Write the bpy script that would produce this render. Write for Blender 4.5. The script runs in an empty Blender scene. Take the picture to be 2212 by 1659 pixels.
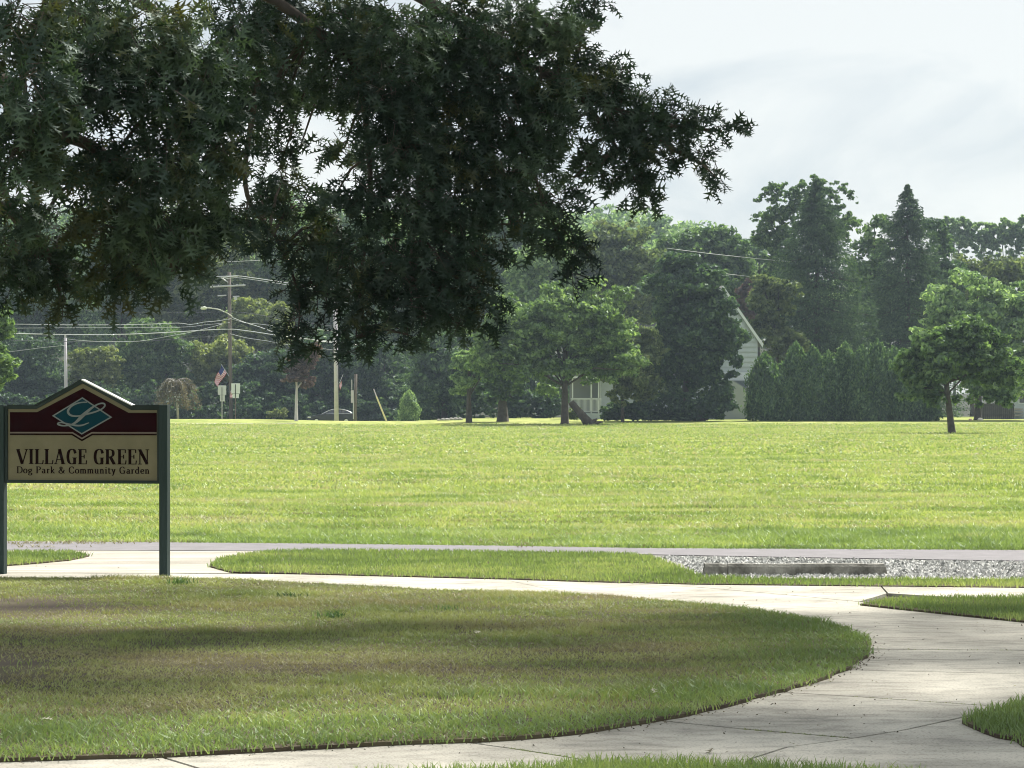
import bpy, bmesh, math, random
import numpy as np
from mathutils import Vector, Matrix
from mathutils.geometry import tessellate_polygon
random.seed(7)
SC = bpy.context.scene
COL = SC.collection

# ------------------------------------------------------------------ camera, sky, sun, exposure
EYE = 1.6
cam_d = bpy.data.cameras.new('camera'); cam = bpy.data.objects.new('camera', cam_d); COL.objects.link(cam)
cam.location = (0, 0, EYE); cam.rotation_euler = (math.radians(90), 0, 0)
cam_d.sensor_width = 36; cam_d.lens = 36 * 6000 / 2212
cam_d.shift_y = 48.5 / 2212
cam_d.clip_start = 0.3; cam_d.clip_end = 6000
SC.camera = cam

SUN_EL, SUN_AZ = math.radians(50), math.radians(30)      # azimuth from straight ahead (+y) to the right (+x)
SDIR = Vector((math.sin(SUN_AZ) * math.cos(SUN_EL), math.cos(SUN_AZ) * math.cos(SUN_EL), math.sin(SUN_EL)))
w = bpy.data.worlds.new('World'); SC.world = w; w.use_nodes = True
nt = w.node_tree; nt.nodes.clear()
def nd(nt, t, **k):
    n = nt.nodes.new(t)
    for a, b in k.items(): setattr(n, a, b)
    return n
out = nd(nt, 'ShaderNodeOutputWorld'); bg = nd(nt, 'ShaderNodeBackground')
sky = nd(nt, 'ShaderNodeTexSky', sky_type='NISHITA'); sky.sun_disc = False
sky.sun_elevation = SUN_EL; sky.sun_rotation = SUN_AZ
tc = nd(nt, 'ShaderNodeTexCoord'); mp = nd(nt, 'ShaderNodeMapping')
mp.inputs['Scale'].default_value = (8, 8, 17); mp.inputs['Location'].default_value = (1.3, 2.2, .4)
nz = nd(nt, 'ShaderNodeTexNoise'); nz.inputs['Scale'].default_value = 1.0; nz.inputs['Detail'].default_value = 7; nz.inputs['Roughness'].default_value = .55; nz.inputs['Distortion'].default_value = .6
rp = nd(nt, 'ShaderNodeValToRGB')
rp.color_ramp.elements[0].position = .38; rp.color_ramp.elements[0].color = (2.65, 2.92, 3.1, 1)
rp.color_ramp.elements[1].position = .57; rp.color_ramp.elements[1].color = (3.72, 3.82, 3.76, 1)
mx = nd(nt, 'ShaderNodeMixRGB'); mx.inputs['Fac'].default_value = .93
L = nt.links.new
L(tc.outputs['Generated'], mp.inputs['Vector']); L(mp.outputs[0], nz.inputs['Vector']); L(nz.outputs['Fac'], rp.inputs['Fac'])
L(sky.outputs[0], mx.inputs['Color1']); L(rp.outputs[0], mx.inputs['Color2']); L(mx.outputs[0], bg.inputs['Color'])
bg.inputs['Strength'].default_value = .1
L(bg.outputs[0], out.inputs['Surface'])
sd = bpy.data.lights.new('sun', 'SUN'); sd.energy = 4.0; sd.angle = math.radians(8); sd.color = (1, .95, .85)
so = bpy.data.objects.new('sun', sd); COL.objects.link(so)
so.rotation_euler = SDIR.to_track_quat('Z', 'Y').to_euler(); so.location = (0, 0, 60)
SC.view_settings.view_transform = 'Standard'; SC.view_settings.look = 'None'
SC.view_settings.exposure = 1.2; SC.view_settings.gamma = 1; SC.view_settings.use_curve_mapping = False
SC.cycles.use_denoising = True; SC.cycles.filter_width = 1.05
SC.cycles.max_bounces = 6; SC.cycles.diffuse_bounces = 3; SC.cycles.transmission_bounces = 3; SC.cycles.transparent_max_bounces = 4
SC.cycles.volume_bounces = 0

# ------------------------------------------------------------------ helpers
F = 6000.0; HY = 878.0
def V(px, py, z): return np.array([(px - 1106) / F * z, z, EYE - (py - HY) / F * z])
def G(px, py, h=0.0):
    z = F * (EYE - h) / (py - HY)
    return ((px - 1106) / F * z, z)
def ss(t): t = np.clip(t, 0, 1); return t * t * (3 - 2 * t)
def H(x, y):
    x = np.asarray(x, float); y = np.asarray(y, float)
    px = x / np.maximum(y, 1) * F + 1106
    left = ss((1010 - px) / 160)
    h = .5 * ss((y - 190) / 50) * (1 - .35 * left * ss((px - 520) / 250))
    h = h - .48 * left * ss((y - 243) / 20)
    hill = 25 * ss((y - 320) / 260) * (1 - .85 * ss((x - 25) / 45))
    return h + hill
def ground(px, z):
    x = (px - 1106) / F * z
    return np.array([x, z, float(H(x, z))])

def mesh_np(name, verts, faces, mats=None, smooth=False, rnd=None, mi=None):
    verts = np.ascontiguousarray(verts, dtype=np.float32); faces = np.ascontiguousarray(faces, dtype=np.int32)
    me = bpy.data.meshes.new(name)
    m, k = faces.shape
    me.vertices.add(len(verts)); me.vertices.foreach_set('co', verts.ravel())
    me.loops.add(m * k); me.loops.foreach_set('vertex_index', faces.ravel())
    me.polygons.add(m); me.polygons.foreach_set('loop_start', np.arange(0, m * k, k, dtype=np.int32))
    if mi is not None: me.polygons.foreach_set('material_index', np.ascontiguousarray(mi, dtype=np.int32))
    me.polygons.foreach_set('use_smooth', np.full(m, smooth))
    me.update(calc_edges=True)
    if rnd is not None:
        a = me.attributes.new('rnd', 'FLOAT', 'POINT'); a.data.foreach_set('value', np.ascontiguousarray(rnd, dtype=np.float32))
    for q in (mats or []): me.materials.append(q)
    return me
def link(name, me, parent=None):
    o = bpy.data.objects.new(name, me); COL.objects.link(o)
    if parent is not None: o.parent = parent
    return o
def tag(o, label=None, cat=None, group=None, kind=None):
    if label: o['label'] = label
    if cat: o['category'] = cat
    if group: o['group'] = group
    if kind: o['kind'] = kind
    return o
def thing(name, loc, label, cat, group=None, rz=0):
    o = bpy.data.objects.new(name, None); COL.objects.link(o)
    o.location = Vector([float(c) for c in loc]); o.rotation_euler = (0, 0, rz); o.empty_display_size = .3
    return tag(o, label, cat, group)
class MB:
    """collects shapes, builds ONE mesh; coordinates are world ones minus org"""
    def __init__(s, org=(0, 0, 0)): s.v = []; s.f = []; s.m = []; s.o = np.array(org, float); s.cur = 0
    def add(s, v, f):
        b = len(s.v); s.v += [tuple(np.array(p, float) - s.o) for p in v]; s.f += [tuple(b + i for i in q) for q in f]; s.m += [s.cur] * len(f)
    def box(s, a, b, bev=0):
        x0, y0, z0 = a; x1, y1, z1 = b
        s.add([(x0,y0,z0),(x1,y0,z0),(x1,y1,z0),(x0,y1,z0),(x0,y0,z1),(x1,y0,z1),(x1,y1,z1),(x0,y1,z1)],
              [(0,3,2,1),(4,5,6,7),(0,1,5,4),(1,2,6,5),(2,3,7,6),(3,0,4,7)])
    def prism(s, poly, y0, y1, axis='y'):
        """poly: list of (a,b); extruded along axis"""
        n = len(poly)
        def P(a, b, c): return (a, c, b) if axis == 'y' else ((c, a, b) if axis == 'x' else (a, b, c))
        v = [P(a, b, y0) for a, b in poly] + [P(a, b, y1) for a, b in poly]
        tri = tessellate_polygon([[Vector((a, b, 0)) for a, b in poly]])
        f = [tuple(t) for t in tri] + [tuple(n + i for i in reversed(t)) for t in tri] + [(i, (i + 1) % n, n + (i + 1) % n, n + i) for i in range(n)]
        s.add(v, f)
    def tube(s, pts, rad, n=6, cap=True):
        pts = [np.array(p, float) for p in pts]
        if not hasattr(rad, '__len__'): rad = [rad] * len(pts)
        vs = []
        for i, p in enumerate(pts):
            d = pts[min(i + 1, len(pts) - 1)] - pts[max(i - 1, 0)]; d = d / (np.linalg.norm(d) + 1e-9)
            u = np.cross(d, (0, 0, 1.0)) if abs(d[2]) < .95 else np.cross(d, (1.0, 0, 0)); u /= np.linalg.norm(u); w_ = np.cross(d, u)
            for k in range(n):
                a = 2 * math.pi * k / n; vs.append(p + rad[i] * (math.cos(a) * u + math.sin(a) * w_))
        f = [(i*n+k, i*n+(k+1)%n, (i+1)*n+(k+1)%n, (i+1)*n+k) for i in range(len(pts)-1) for k in range(n)]
        if cap: f += [tuple(range(n)), tuple((len(pts)-1)*n + k for k in reversed(range(n)))]
        s.add(vs, f)
    def build(s, name, mats, parent=None, smooth=False, bevel=0):
        me = bpy.data.meshes.new(name); me.from_pydata(s.v, [], s.f)
        if not isinstance(mats, (list, tuple)): mats = [mats]
        for q in mats: me.materials.append(q)
        me.polygons.foreach_set('material_index', s.m)
        bm = bmesh.new(); bm.from_mesh(me); bmesh.ops.recalc_face_normals(bm, faces=bm.faces)
        if bevel: bmesh.ops.bevel(bm, geom=[e for e in bm.edges if len(e.link_faces) == 2 and e.calc_face_angle(0) > .5], offset=bevel, segments=2, profile=.6, affect='EDGES')
        bm.to_mesh(me); bm.free()
        if smooth: me.polygons.foreach_set('use_smooth', [True] * len(me.polygons))
        return link(name, me, parent)

# ------------------------------------------------------------------ materials
def mat(name, col, rough=.8, metal=0, noise=0, scale=5, col2=None, bump=0, bscale=40, spec=.3, coat=0, detail=5, stretch=None):
    m = bpy.data.materials.new(name); m.use_nodes = True; t = m.node_tree; b = t.nodes['Principled BSDF']
    b.inputs['Base Color'].default_value = (*col, 1); b.inputs['Roughness'].default_value = rough; b.inputs['Metallic'].default_value = metal
    b.inputs['Specular IOR Level'].default_value = spec; b.inputs['Coat Weight'].default_value = coat
    tcn = nd(t, 'ShaderNodeTexCoord'); vec = tcn.outputs['Object']
    if stretch:
        mpn = nd(t, 'ShaderNodeMapping'); mpn.inputs['Scale'].default_value = stretch; t.links.new(vec, mpn.inputs[0]); vec = mpn.outputs[0]
    if col2 is not None:
        n = nd(t, 'ShaderNodeTexNoise'); n.inputs['Scale'].default_value = scale; n.inputs['Detail'].default_value = detail; n.inputs['Roughness'].default_value = .65
        r = nd(t, 'ShaderNodeValToRGB'); r.color_ramp.elements[0].position = .36; r.color_ramp.elements[1].position = .66
        r.color_ramp.elements[0].color = (*col, 1); r.color_ramp.elements[1].color = (*col2, 1)
        t.links.new(vec, n.inputs['Vector']); t.links.new(n.outputs['Fac'], r.inputs['Fac']); t.links.new(r.outputs[0], b.inputs['Base Color'])
    if bump:
        n2 = nd(t, 'ShaderNodeTexNoise'); n2.inputs['Scale'].default_value = bscale; n2.inputs['Detail'].default_value = 4
        bp = nd(t, 'ShaderNodeBump'); bp.inputs['Strength'].default_value = bump; bp.inputs['Distance'].default_value = .02
        t.links.new(vec, n2.inputs['Vector']); t.links.new(n2.outputs['Fac'], bp.inputs['Height']); t.links.new(bp.outputs[0], b.inputs['Normal'])
    return m
def leafmat(name, cols, transl=.35, nscale=.6, namt=.5, tcol=1.5, rough=.6, patch=None, pscale=.5, pstretch=None, pthr=(.5, .6)):
    """cols: 3 albedos spread over leaf-to-leaf variation; noise shifts whole clumps; optional patch colour (dry areas)"""
    m = bpy.data.materials.new(name); m.use_nodes = True; t = m.node_tree; t.nodes.clear(); l = t.links.new
    o = nd(t, 'ShaderNodeOutputMaterial'); at = nd(t, 'ShaderNodeAttribute', attribute_name='rnd')
    g = nd(t, 'ShaderNodeNewGeometry'); n = nd(t, 'ShaderNodeTexNoise'); n.inputs['Scale'].default_value = nscale; n.inputs['Detail'].default_value = 3
    l(g.outputs['Position'], n.inputs['Vector'])
    m1 = nd(t, 'ShaderNodeMath', operation='MULTIPLY_ADD'); m1.inputs[1].default_value = 1 - namt; l(at.outputs['Fac'], m1.inputs[0])
    m2 = nd(t, 'ShaderNodeMath', operation='MULTIPLY_ADD'); m2.inputs[1].default_value = namt * 2.6; m2.inputs[2].default_value = -namt * .8
    l(n.outputs['Fac'], m2.inputs[0]); l(m2.outputs[0], m1.inputs[2])
    r = nd(t, 'ShaderNodeValToRGB'); e = r.color_ramp.elements
    e[0].position = .1; e[0].color = (*cols[0], 1); e[1].position = .9; e[1].color = (*cols[2], 1); q = e.new(.5); q.color = (*cols[1], 1)
    l(m1.outputs[0], r.inputs['Fac']); c = r.outputs[0]
    if patch:
        n3 = nd(t, 'ShaderNodeTexNoise'); n3.inputs['Scale'].default_value = pscale; n3.inputs['Detail'].default_value = 5; n3.inputs['Roughness'].default_value = .6
        mpn = nd(t, 'ShaderNodeMapping'); mpn.inputs['Scale'].default_value = pstretch or (1, 1, 1); l(g.outputs['Position'], mpn.inputs[0]); l(mpn.outputs[0], n3.inputs['Vector'])
        ad = nd(t, 'ShaderNodeMath', operation='MULTIPLY_ADD'); ad.inputs[1].default_value = .22; l(at.outputs['Fac'], ad.inputs[0]); l(n3.outputs['Fac'], ad.inputs[2])
        mr = nd(t, 'ShaderNodeMapRange'); mr.inputs['From Min'].default_value = pthr[0] + .11; mr.inputs['From Max'].default_value = pthr[1] + .11
        l(ad.outputs[0], mr.inputs['Value']); mm = nd(t, 'ShaderNodeMixRGB'); l(mr.outputs[0], mm.inputs['Fac']); l(c, mm.inputs['Color1']); mm.inputs['Color2'].default_value = (*patch, 1); c = mm.outputs[0]
    d = nd(t, 'ShaderNodeBsdfDiffuse'); l(c, d.inputs['Color'])
    sh = d.outputs[0]
    if transl > 0:
        tr = nd(t, 'ShaderNodeBsdfTranslucent'); hs = nd(t, 'ShaderNodeMixRGB', blend_type='MULTIPLY'); hs.inputs['Fac'].default_value = 1
        hs.inputs['Color2'].default_value = (tcol * 1.0, tcol * 1.05, tcol * .6, 1); l(c, hs.inputs['Color1']); l(hs.outputs[0], tr.inputs['Color'])
        ms = nd(t, 'ShaderNodeMixShader'); ms.inputs['Fac'].default_value = transl; l(sh, ms.inputs[1]); l(tr.outputs[0], ms.inputs[2]); sh = ms.outputs[0]
    gl = nd(t, 'ShaderNodeBsdfGlossy'); gl.inputs['Roughness'].default_value = .5; gl.inputs['Color'].default_value = (.9, 1, 1, 1)
    ms2 = nd(t, 'ShaderNodeMixShader'); ms2.inputs['Fac'].default_value = .035; l(sh, ms2.inputs[1]); l(gl.outputs[0], ms2.inputs[2])
    l(ms2.outputs[0], o.inputs['Surface']); return m

M = {}
M['bark'] = mat('bark', (.045, .037, .03), .95, col2=(.11, .095, .08), scale=3, bump=.6, bscale=14, stretch=(1, 1, .3))
M['bark_far'] = mat('bark_far', (.05, .042, .036), .95, col2=(.09, .08, .07), scale=3)
def concrete_mat(name, light, dark, st=(1, 1, 1)):
    m = mat(name, light, .92, col2=dark, scale=1.1, bump=.3, bscale=70, detail=10); t = m.node_tree; l = t.links.new; b = t.nodes['Principled BSDF']
    src = b.inputs['Base Color'].links[0].from_socket; g = nd(t, 'ShaderNodeNewGeometry')
    for sc_, lo, hi, a0, a1, strt in ((.9, .42, .60, .74, 1.05, (1, 1, 1)), (9, .30, .52, .70, 1.0, (.6, 1, 1)), (70, .34, .46, .62, 1.0, (1, 1, 1)), (2.6, .60, .70, 1.0, .72, (.35, 1.6, 1))):
        mpn = nd(t, 'ShaderNodeMapping'); mpn.inputs['Scale'].default_value = (strt[0]*st[0], strt[1]*st[1], 1); l(g.outputs['Position'], mpn.inputs[0])
        n = nd(t, 'ShaderNodeTexNoise'); n.inputs['Scale'].default_value = sc_; n.inputs['Detail'].default_value = 6; l(mpn.outputs[0], n.inputs['Vector'])
        r = nd(t, 'ShaderNodeMapRange'); r.inputs['From Min'].default_value = lo; r.inputs['From Max'].default_value = hi; r.inputs['To Min'].default_value = a0; r.inputs['To Max'].default_value = a1
        l(n.outputs['Fac'], r.inputs['Value']); mm = nd(t, 'ShaderNodeMixRGB', blend_type='MULTIPLY'); mm.inputs['Fac'].default_value = 1; l(src, mm.inputs['Color1']); l(r.outputs[0], mm.inputs['Color2']); src = mm.outputs[0]
    l(src, b.inputs['Base Color']); return m
M['concrete'] = concrete_mat('concrete', (.54, .51, .44), (.45, .43, .375))
M['concrete_apron'] = concrete_mat('concrete_apron', (.52, .485, .42), (.42, .39, .335), (.5, 3.5, 1))
M['stop'] = mat('stop_concrete', (.38, .37, .33), .9, col2=(.12, .115, .10), scale=5, bump=.4, bscale=50)
M['asphalt'] = mat('asphalt', (.21, .20, .215), .9, col2=(.165, .16, .17), scale=3, bump=.3, bscale=90, detail=9)
M['soil'] = mat('soil', (.05, .045, .03), 1, col2=(.08, .07, .045), scale=6, bump=.5)
M['gravelbed'] = mat('gravel_bed', (.23, .225, .21), 1, col2=(.34, .33, .31), scale=30, bump=.6, bscale=60)
M['wood_pole'] = mat('pole_wood', (.12, .10, .085), .9, col2=(.19, .165, .14), scale=4, stretch=(4, 4, .4))
M['grey_pole'] = mat('pole_grey', (.54, .51, .56), .8, col2=(.45, .43, .47), scale=2)
M['metal'] = mat('galvanised', (.5, .51, .52), .5, .3)
M['white'] = mat('white_paint', (.62, .66, .69), .6)
M['siding'] = mat('white_siding', (.46, .51, .54), .7, col2=(.40, .45, .48), scale=1)
M['roofing'] = mat('shingle_roof', (.16, .16, .16), .9, col2=(.22, .22, .21), scale=4)
M['green_wood'] = mat('dark_green_paint', (.018, .032, .028), .75, col2=(.03, .045, .04), scale=8, stretch=(1, 1, .2))
M['post_green'] = mat('post_green', (.022, .042, .04), .75, col2=(.032, .055, .052), scale=9, stretch=(3, 3, .3), bump=.2)
M['sign_cream'] = mat('sign_cream', (.235, .215, .135), .9, spec=.1, col2=(.19, .175, .11), scale=3)
M['sign_maroon'] = mat('sign_maroon', (.020, .0012, .002), .9, spec=.08, col2=(.014, .001, .002), scale=6)
M['sign_teal'] = mat('sign_teal', (.004, .045, .065), .9, spec=.1)
M['sign_grey'] = mat('sign_silver', (.22, .25, .25), .8, spec=.1)
M['sign_brown'] = mat('sign_lettering', (.012, .004, .003), .9, spec=.05)
M['sign_line'] = mat('sign_pinkish_line', (.24, .20, .17), .8, spec=.1)
M['sunlit_cap'] = mat('sunlit_cap_colour', (.80, .82, .80), .45)
M['signback'] = mat('sign_aluminium', (.50, .52, .54), .5, .2)
M['carpaint'] = mat('car_paint', (.016, .020, .032), .3, .4, spec=.5, coat=.4)
M['glass'] = mat('car_glass', (.02, .025, .03), .06, spec=.9)
M['chrome'] = mat('chrome', (.65, .67, .7), .25, .9)
M['tyre'] = mat('tyre', (.02, .02, .02), .9)
M['red'] = mat('lamp_red', (.5, .05, .03), .3)
M['yellowm'] = mat('yellow_plastic', (.66, .62, .36), .6)
M['flag_red'] = mat('flag_red', (.50, .05, .07), .8); M['flag_white'] = mat('flag_white', (.75, .72, .74), .8); M['flag_blue'] = mat('flag_blue', (.03, .04, .17), .8)
M['rock'] = mat('pale_rock', (.42, .40, .37), .9, col2=(.3, .29, .27), scale=9)
M['fence'] = mat('dark_fence', (.075, .07, .085), .9, col2=(.05, .048, .06), scale=3)

# ground: mown field, colour and fine grain only
def ground_mat():
    m = bpy.data.materials.new('field_turf'); m.use_nodes = True; t = m.node_tree; b = t.nodes['Principled BSDF']; l = t.links.new
    b.inputs['Roughness'].default_value = 1; b.inputs['Specular IOR Level'].default_value = .0
    g = nd(t, 'ShaderNodeNewGeometry')
    def noise(sc, st, det=5):
        mpn = nd(t, 'ShaderNodeMapping'); mpn.inputs['Scale'].default_value = st; l(g.outputs['Position'], mpn.inputs[0])
        n = nd(t, 'ShaderNodeTexNoise'); n.inputs['Scale'].default_value = sc; n.inputs['Detail'].default_value = det; n.inputs['Roughness'].default_value = .62; l(mpn.outputs[0], n.inputs['Vector']); return n.outputs['Fac']
    def ramp(f, p0, p1, c0, c1):
        r = nd(t, 'ShaderNodeValToRGB'); r.color_ramp.elements[0].position = p0; r.color_ramp.elements[1].position = p1
        r.color_ramp.elements[0].color = (*c0, 1); r.color_ramp.elements[1].color = (*c1, 1); l(f, r.inputs['Fac']); return r.outputs[0]
    base = ramp(noise(.12, (1, .35, 1), 7), .35, .65, (.24, .30, .10), (.36, .385, .16))
    fine = ramp(noise(1.1, (1, .30, 1), 8), .3, .62, (.60, .66, .55), (1.2, 1.15, 1.1))
    mlt = nd(t, 'ShaderNodeMixRGB', blend_type='MULTIPLY'); mlt.inputs['Fac'].default_value = 1; l(base, mlt.inputs['Color1']); l(fine, mlt.inputs['Color2'])
    dry = nd(t, 'ShaderNodeMixRGB'); l(mlt.outputs[0], dry.inputs['Color1']); dry.inputs['Color2'].default_value = (.36, .33, .19, 1)
    mr = nd(t, 'ShaderNodeMapRange'); mr.inputs['From Min'].default_value = .57; mr.inputs['From Max'].default_value = .72; mr.inputs['To Max'].default_value = .6
    l(noise(.16, (1, .5, 1), 8), mr.inputs['Value']); l(mr.outputs[0], dry.inputs['Fac']); l(dry.outputs[0], b.inputs['Base Color'])
    bp = nd(t, 'ShaderNodeBump'); bp.inputs['Strength'].default_value = .8; bp.inputs['Distance'].default_value = .08; l(noise(5, (1, .6, 1), 6), bp.inputs['Height']); l(bp.outputs[0], b.inputs['Normal'])
    return m
M['field'] = ground_mat()
M['lawn'] = mat('near_lawn_soil', (.06, .045, .036), 1, col2=(.12, .105, .06), scale=1.2, bump=.6, bscale=30, detail=8, stretch=(.6, 1, 1))

# ------------------------------------------------------------------ terrain
ys = np.concatenate([np.arange(-10, 60, 5), np.arange(60, 180, 8), np.arange(180, 300, 2.0), np.arange(300, 620, 10), np.arange(620, 3001, 140)])
xs = np.concatenate([np.arange(-2000, -200, 180), np.arange(-200, -80, 12), np.arange(-80, 120, 3.0), np.arange(120, 260, 14), np.arange(260, 2001, 174)])
X, Y = np.meshgrid(xs, ys); Z = H(X, Y)
r = np.random.RandomState(3)
vv = np.stack([X, Y, Z], -1).reshape(-1, 3); nx = len(xs)
ii, jj = np.meshgrid(np.arange(len(ys) - 1), np.arange(nx - 1), indexing='ij'); a = (ii * nx + jj).ravel()
M['forest'] = mat('forest_floor', (.016, .022, .012), 1, col2=(.03, .035, .018), scale=.4)
mi_ = ((ys[ii.ravel()] > 274) & ((X[ii.ravel(), jj.ravel()]/np.maximum(ys[ii.ravel()], 1)*F+1106) < 1250)) | (ys[ii.ravel()] > 296)
gr = link('ground', mesh_np('ground', vv, np.stack([a, a + 1, a + nx + 1, a + nx], -1), [M['field'], M['forest']], True, mi=mi_.astype(np.int32))); tag(gr, 'broad mown green field', kind='structure')

def poly_world(pts, h=0.0): return [G(px, py, h) for px, py in pts]
def smooth_poly(pts, it=1):
    for _ in range(it):
        q = []
        n = len(pts)
        for i in range(n):
            a_, b_ = np.array(pts[i]), np.array(pts[(i + 1) % n]); q.append(tuple(.75 * a_ + .25 * b_)); q.append(tuple(.25 * a_ + .75 * b_))
        pts = q
    return pts
def rough_edge(pw, amp, step=.12, seed=1):
    rr = np.random.RandomState(seed); o = []
    n = len(pw)
    for i in range(n):
        a_, b_ = np.array(pw[i]), np.array(pw[(i + 1) % n]); d = np.linalg.norm(b_ - a_); k = max(1, min(60, int(d / step)))
        for j in range(k): o.append(tuple(a_ + (b_ - a_) * j / k + rr.normal(0, amp, 2)))
    return o
def slab_poly(name, pw, z0, z1, m, kind='structure', parent=None):
    s = MB(); s.prism(pw, z0, z1, 'z'); o = s.build(name, m, parent)
    if kind: o['kind'] = kind
    return o
def inset(pw, d):
    n = len(pw); A = sum(pw[i][0]*pw[(i+1)%n][1] - pw[(i+1)%n][0]*pw[i][1] for i in range(n)); sg = 1 if A > 0 else -1; o = []
    for i in range(n):
        p0, p1, p2 = (np.array(pw[(i+k) % n], float) for k in (-1, 0, 1)); e1 = p1-p0; e2 = p2-p1
        n1 = np.array([-e1[1], e1[0]])/(np.linalg.norm(e1)+1e-9)*sg; n2 = np.array([-e2[1], e2[0]])/(np.linalg.norm(e2)+1e-9)*sg
        b = n1+n2; b = b/max(.5, b.dot(b)/2) if b.dot(b) > 0 else n1
        o.append(tuple(p1 + b*d*1.0))
    return o

# beds
slab_poly('pavement_bed', poly_world([(-700, 1186), (2900, 1190), (2900, 2000), (-700, 2000)]), -.04, .006, M['soil'])
road_px = [(-900, 1166), (185, 1174), (600, 1177), (1106, 1183), (1406, 1188), (2212, 1192), (3000, 1196), (3000, 1222), (2212, 1216), (1450, 1203), (1200, 1197), (600, 1194), (-900, 1190)]
road = slab_poly('road', rough_edge(poly_world(road_px), .015, .3, 4), -.05, .022, M['asphalt']); tag(road, 'narrow grey asphalt lane')
gbed = slab_poly('gravel_bed', poly_world([(1350, 1192), (1420, 1216), (1500, 1252), (3000, 1256), (3000, 1212), (2212, 1208), (1450, 1196)]), -.05, .013, M['gravelbed'])

# walk slabs (each slab its own part)
walk = thing('sidewalk', (0, 0, 0), None, None); walk['kind'] = 'structure'; walk['label'] = 'curving pale concrete sidewalk of cast slabs'
SL = [
 [(-700,1238),(60,1238),(300,1238.5),(600,1240),(850,1240),(1040,1242),(1420,1322),(-700,1320)],
 [(1040,1242),(1271,1257),(1500,1268),(1700,1285),(1856,1300),(1940,1310),(2700,1380),(2700,1409),(1886,1402),(1700,1401),(1420,1322)],
 [(1040,1242),(1256,1240),(1500,1250),(1901,1258),(1904,1268),(1916,1282),(1856,1300),(1700,1285),(1500,1268),(1271,1257)],
 [(1901,1258),(2700,1256),(2700,1330),(1918,1282),(1905,1268)],
 [(1700,1401),(1886,1402),(2700,1409),(2700,1468),(1846,1447),(1600,1442)],
 [(1600,1442),(1846,1447),(2700,1468),(2700,1560),(2136,1525),(1846,1505),(1500,1484)],
 [(1500,1484),(1846,1505),(2136,1525),(2700,1560),(2260,1508),(2160,1530),(2071,1552),(1956,1577),(1846,1595),(1606,1575),(1426,1557),(1300,1544)],
 [(2700,1560),(2700,2000),(1640,2000),(1620,1640),(1701,1614),(1846,1595),(1956,1577),(2071,1552),(2160,1530),(2300,1545)],
 [(1300,1544),(1426,1557),(1606,1575),(1846,1595),(1701,1614),(1620,1640),(1640,2000),(1900,2000),(1300,1650),(1231,1636),(1106,1617),(950,1596),(880,1585)],
 [(880,1585),(950,1596),(1106,1617),(1231,1636),(1300,1650),(1900,2000),(700,2000),(425,1659),(320,1627),(260,1608)],
 [(260,1608),(320,1627),(425,1659),(700,2000),(-700,2000),(-700,1608)]]
SL[6] = [(1500,1484),(1846,1505),(2136,1525),(2200,1529),(2150,1535),(2071,1552),(1956,1577),(1846,1595),(1606,1575),(1426,1557),(1300,1544)]
SL[7] = [(2200,1529),(2700,1560),(2700,2000),(1640,2000),(1620,1640),(1701,1614),(1846,1595),(1956,1577),(2071,1552),(2150,1535)]
for i, p in enumerate(SL):
    o = slab_poly('slab', inset(poly_world(p, .03), .001 if i == 0 else (.005 if i in (2, 3) else .012)), -.06, .03 + .0007 * (i % 4), M['concrete'], None, walk)
    if i in (7, 8, 9): o['label'] = 'greyer sidewalk slab'
apron = thing('concrete_apron', (0, 0, 0), None, None); apron['kind'] = 'structure'
for p in ([(-700,1189),(60,1189),(300,1190),(640,1191),(760,1196),(900,1239),(600,1239),(300,1237.6),(-700,1237.2)],):
    slab_poly('slab', inset(poly_world(p, .026), .004), -.06, .027, M['concrete_apron'], None, apron)

LAWN = [(-900,1247),(0,1247),(350,1248),(500,1250),(625,1257),(800,1266),(950,1274),(1106,1277),(1306,1285),(1456,1299),(1606,1312),(1706,1328),(1781,1343),(1852,1365),(1879,1387),(1878,1410),(1831,1440),(1756,1470),(1656,1497),(1531,1530),(1406,1555),(1256,1577),(1106,1591),(950,1598),(650,1612),(325,1629),(0,1638),(-900,1652)]
ISLE = [(452,1222),(470,1209),(520,1199),(590,1191),(700,1189),(1106,1193),(1350,1196),(1406,1203),(1456,1220),(1516,1246),(1700,1252),(1916,1252),(3000,1256),(3000,1272),(2212,1268),(1906,1265),(1506,1261),(1256,1255),(1106,1250),(750,1241),(500,1235)]
LOBE = [(-900,1196),(150,1192),(192,1200),(150,1209),(60,1217),(0,1221),(-900,1232)]
STRIP = [(1858,1304),(1931,1295),(2050,1291),(2212,1290),(2900,1292),(2900,1420),(2212,1341),(1931,1312)]
CORNER = [(2078,1556),(2150,1532),(2212,1515),(2800,1440),(2800,1800),(2212,1604),(2130,1577)]
FRONT = [(560,1705),(780,1680),(1106,1665),(1271,1650),(1456,1650),(1706,1658),(1956,1674),(2180,1720),(2180,1900),(560,1900)]
AREAS = {}
for nm, p, hgt in (('lawn', LAWN, .05), ('verge', ISLE, .04), ('verge', LOBE, .04), ('verge', STRIP, .045), ('verge', CORNER, .05), ('verge', FRONT, .05)):
    pw = poly_world(p, hgt)
    if nm == 'lawn' or p is FRONT or p is CORNER: pw = rough_edge(pw, .012, .15, 9)
    o = slab_poly(nm, pw, -.06, hgt, M['lawn']); AREAS[id(p)] = (pw, hgt)

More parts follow.
